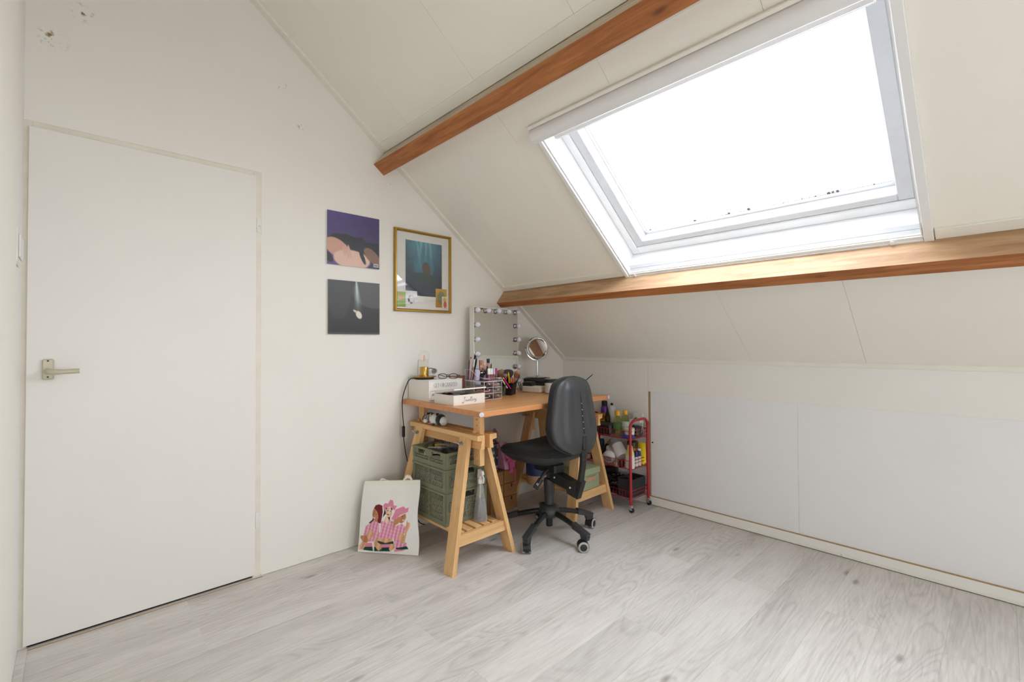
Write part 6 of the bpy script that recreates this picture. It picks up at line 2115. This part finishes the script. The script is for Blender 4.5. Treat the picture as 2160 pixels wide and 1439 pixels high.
BR_TAUPE = mat('taupe_bristle', (138, 112, 92), 0.95, var=0.15, scale=120, stretch=(1, 1, 0.2))
BR_GREY = mat('grey_bristle', (58, 52, 52), 0.95, var=0.35, scale=50)
BR_BROWN = mat('brown_bristle', (128, 82, 60), 0.95, var=0.15, scale=100)
BR_PEACH = mat('peach_bristle', (192, 136, 96), 0.95, var=0.1, scale=100)
OCH = mat('orange_handle', (206, 98, 40), 0.4, var=0.05)
WOODH = mat('wood_handle', (188, 128, 88), 0.45, var=0.08)
bz = DZ+0.005
brush('large fluffy grey brush in the middle of the mesh cup', (0.268, -0.885, bz), (0.255, -0.878, 0.992), 0.006, GLOSSB, 0.034, 0.055, bm=BR_GREY)
brush('fluffy taupe brush leaning left in the mesh cup', (0.262, -0.895, bz), (0.228, -0.926, 0.99), 0.005, GLOSSB, 0.026, 0.045, bm=BR_TAUPE)
brush('small taupe round brush leaning left over the cup rim', (0.28, -0.9, bz), (0.30, -0.942, 0.966), 0.004, GLOSSB, 0.014, 0.026, bm=BR_TAUPE)
brush('brown flat brush with wooden handle leaning right', (0.27, -0.88, bz), (0.305, -0.836, 0.964), 0.005, WOODH, 0.016, 0.03, bm=BR_BROWN, ferr=WOODH)
brush('peach round brush leaning far right in the cup', (0.262, -0.87, bz), (0.262, -0.79, 0.975), 0.005, GLOSSB, 0.017, 0.03, bm=BR_PEACH)
brush('brown angled brush behind the peach one', (0.255, -0.872, bz), (0.248, -0.838, 0.97), 0.005, GLOSSB, 0.012, 0.03, 0.6, bm=BR_BROWN)
brush('dark red tipped brush leaning left in the cup', (0.285, -0.905, bz), (0.29, -0.955, 0.935), 0.004, GLOSSB, 0.012, 0.024, bm=mat('rust_bristle', (150, 66, 46), 0.9, var=0.2))
stick('orange_pencil', 'orange pencil in the mesh cup', 'pencil', (0.285, -0.86, bz), (0.318, -0.915, 0.94), 0.0045, OCH, (0.012, 0.0045, 0.3), OCH)
stick('orange_pencil', 'copper orange handle beside the orange pencil', 'pencil', (0.275, -0.85, bz), (0.315, -0.89, 0.94), 0.005, WOODH, (0.03, 0.0055, 0.8), OCH)
stick('yellow_pen', 'yellow flat pen standing up in the mesh cup', 'pen', (0.3, -0.9, 0.86), (0.3, -0.913, 0.977), 0.0045, LEMON, (0.02, 0.005, 0.3), LEMON)
stick('pink_pencil', 'hot pink pencil leaning across the front of the mesh cup', 'pencil', (0.322, -0.913, 0.866), (0.3, -0.965, 0.945), 0.0042, mat('hot_pink_lacquer', (206, 24, 128), 0.35), (0.012, 0.0042, 0.25), PALEY)
stick('steel_file', 'steel nail file leaning left in the mesh cup', 'file', (0.305, -0.928, 0.87), (0.29, -0.974, 0.945), 0.0045, CREAM, (0.02, 0.005, 0.4), STEEL)
sc = thing('scissors', 'small steel scissors with looped handles hooked in the mesh cup', 'scissors', (0.285, -0.835, 0.85))
q = B()
for s_ in (-1, 1):
    c = V((0.305+0.006*s_, -0.803+0.012*s_, 0.925-0.012*s_))
    q.tube([c+V((0, 0.011*math.cos(a*PI/8), 0.014*math.sin(a*PI/8))) for a in range(16)], 0.0022, 6, closed=True)
    q.cyl(c+V((0, -0.008, -0.01)), (0.285-0.004*s_, -0.85, 0.845), 0.0028, 0.0012, 8)
obj('blades', q, CHROME, sc)
stick('black_pen', 'black pen leaning right out of the mesh cup', 'pen', (0.28, -0.865, bz), (0.302, -0.808, 0.953), 0.0042, RUBBER, (0.02, 0.0042, 0.6), RUBBER)
q = B().tube(catmull([(0.316, -0.842, 0.905), (0.327, -0.83, 0.87), (0.328, -0.822, 0.85), (0.326, -0.812, 0.862), (0.32, -0.822, 0.9)], 5), 0.0025, 6)
tag(obj('hair_tie', q, RUBBER), 'black hair tie hanging over the mesh cup rim', 'hair tie')
tag(obj('white_clip_box', B().box((0.212, -0.83, DZ), (0.25, -0.79, DZ+0.034), 0.003), WHITE), 'small white box behind the mesh cup', 'box')
q = B()
rnd = random.Random(4)
for k in range(9):
    q.tube([(0.3+0.012*rnd.random(), -0.972+0.02*rnd.random(), DZ+0.002), (0.298+0.02*rnd.random(), -0.975+0.03*rnd.random(), DZ+0.06+0.02*rnd.random())], 0.002, 5)
tag(obj('dried_sprig', q, mat('moss_green', (88, 96, 66), 0.8, var=0.2)), 'small dull green sprig beside the mesh cup', 'sprig')

# mirror with bulbs
MIRR = mat('mirror_silver', (226, 230, 226), 0.015, metal=1.0, var=0.002)
MX0, MX1, MY0, MY1, MZ1 = 0.075, 0.12, -1.067, -0.643, 1.424
vm = thing('vanity_mirror', 'tall white framed vanity mirror with round bulbs along its edges', 'mirror', (0.1, -0.855, DZ))
q = B()
fwid = 0.006
q.box((MX0, MY0, DZ+0.018), (MX1, MY0+fwid, MZ1), 0.001).box((MX0, MY1-fwid, DZ+0.018), (MX1, MY1, MZ1), 0.001).box((MX0, MY0+fwid, MZ1-fwid), (MX1, MY1-fwid, MZ1), 0.001).box((MX0, MY0+fwid, DZ+0.018), (MX1, MY1-fwid, DZ+0.024), 0.001).box((MX0, MY0+fwid, DZ+0.024), (MX0+0.004, MY1-fwid, MZ1-fwid))
obj('frame', q, WHITE, vm, smooth=False)
obj('mirror_face', B().box((MX1-0.006, MY0+fwid, DZ+0.024), (MX1-0.0015, MY1-fwid, MZ1-fwid)), MIRR, vm, smooth=False)
obj('foot', B().box((0.04, MY0+0.06, DZ), (0.17, MY1-0.06, DZ+0.01), 0.002).box((0.08, MY0+0.12, DZ+0.01), (0.115, MY1-0.12, DZ+0.02)), WHITE, vm, smooth=False)
OPAL = mat('opal_bulb', (226, 224, 238), 0.25, var=0.01)
sp = [(-1.045+0.0963*k, 1.4) for k in range(5)]+[(-1.046, 1.4-0.1005*k) for k in range(1, 6)]+[(-0.66, 1.4-0.1005*k) for k in range(1, 6)]
for y, z in sp:
    bl = obj('bulb', B().lathe([(0.011, 0.005), (0.0155, 0.0095), (0.0185, 0.018), (0.0182, 0.025), (0.015, 0.033), (0.009, 0.0385), (0, 0.0405)], (MX1-0.001, y, z), 20, d=(1, 0, 0)), OPAL, vm)
    obj('collar', B().lathe([(0.0145, 0.0), (0.0155, 0.001), (0.0155, 0.005), (0.013, 0.009), (0.009, 0.009)], (MX1-0.001, y, z), 18, d=(1, 0, 0)), CHROME, bl)

# round chrome mirror on a stack of boxes
RB = MX.Translation(V((0.3, -0.645, 0))) @ MX.Rotation(math.radians(14), 4, 'Z')
RG = MX.Translation(V((0.185, -0.51, 0))) @ MX.Rotation(math.radians(38), 4, 'Z')
tag(obj('white_box', B(RB).box((-0.085, -0.055, DZ), (0.065, 0.035, DZ+0.044), 0.006), mat('bone_white', (214, 208, 194), 0.55, var=0.06, scale=20)), 'long white box in front of the stack that carries the round mirror', 'box')
tag(obj('flat_case', B(RB).box((-0.085, -0.05, DZ+0.0445), (-0.01, 0.02, DZ+0.073), 0.004), BLACK), 'matt black flat case lying on the white box', 'case')
q = B(RG).box((-0.075, -0.055, DZ), (0.085, 0.05, DZ+0.061), 0.003)
fl_ = obj('glossy_case', q, mat('iridescent_black', (34, 38, 34), 0.12, var=0.7, scale=60))
tag(fl_, 'glossy black case with green glints under the black tray', 'case')
tag(obj('black_tray', B(RG).box((-0.095, -0.065, DZ+0.0615), (0.092, 0.06, DZ+0.09), 0.004), GLOSSB), 'black glossy flat box directly under the round mirror', 'box')
rc = V((0.183, -0.508, DZ+0.0905))
rm = thing('round_mirror', 'round chrome make-up mirror on a stem, standing on the black box', 'mirror', rc)
obj('base', B().lathe([(0, 0), (0.068, 0), (0.07, 0.003), (0.066, 0.007), (0.03, 0.011), (0.01, 0.015), (0.0078, 0.024), (0, 0.024)], rc, 32), CHROME, rm)
mc = V((0.183, -0.508, 1.1355))
obj('stem', B().cyl(rc+V((0, 0, 0.02)), mc-V((0, 0, 0.093)), 0.0058, n=12).ball(mc-V((0, 0, 0.093)), 0.008, 12, 8), CHROME, rm)
mn = V((0.885, -0.44, 0.14)).normalized()
mr_ = mn.cross(V((0, 0, 1))).normalized()
mu = mr_.cross(mn)
q = B().tube([mc+mr_*(0.0935*math.cos(a))+mu*(0.0935*math.sin(a)) for a in [PI+PI*i/24 for i in range(25)]], 0.0036, 8)
for s_ in (-1, 1):
    q.cyl(mc+mr_*s_*0.082, mc+mr_*s_*0.1, 0.0047, n=10)
obj('yoke', q, CHROME, rm)
obj('rim', B().lathe([(0.07, -0.008), (0.078, -0.009), (0.084, -0.006), (0.0855, 0.0), (0.084, 0.006), (0.078, 0.009), (0.07, 0.007), (0.0655, 0.003)], mc, 40, d=mn), CHROME, rm)
obj('mirror_face', B().lathe([(0.071, -0.006), (0.071, 0.003), (0, 0.0034)], mc, 40, d=mn), MIRR, rm)

jc = V((0.425, -0.625, DZ))
jr = thing('clear_jar', 'clear jar of white cotton with a smoky lid beside the office chair back', 'jar', jc)
obj('body', B().lathe([(0, 0), (0.044, 0), (0.0455, 0.003), (0.0455, 0.08), (0.044, 0.082)], jc, 28), ACR, jr)
obj('contents', B().lathe([(0, 0.004), (0.042, 0.004), (0.042, 0.07), (0.03, 0.075), (0, 0.073)], jc, 24), mat('white_cotton', (222, 220, 220), 0.9, var=0.04, scale=60), jr)
obj('lid', B().lathe([(0.046, 0.079), (0.047, 0.081), (0.047, 0.096), (0.045, 0.099), (0, 0.0995)], jc, 28), clear('smoky_plastic', (120, 118, 116), 0.45, (70, 68, 66), 0.1), jr)
stick('black_pen', 'thin black stick poking up behind the office chair back', 'pen', (0.56, -0.575, DZ+0.003), (0.7, -0.507, 0.962), 0.0028, RUBBER, (0.03, 0.003, 0.4), RUBBER)
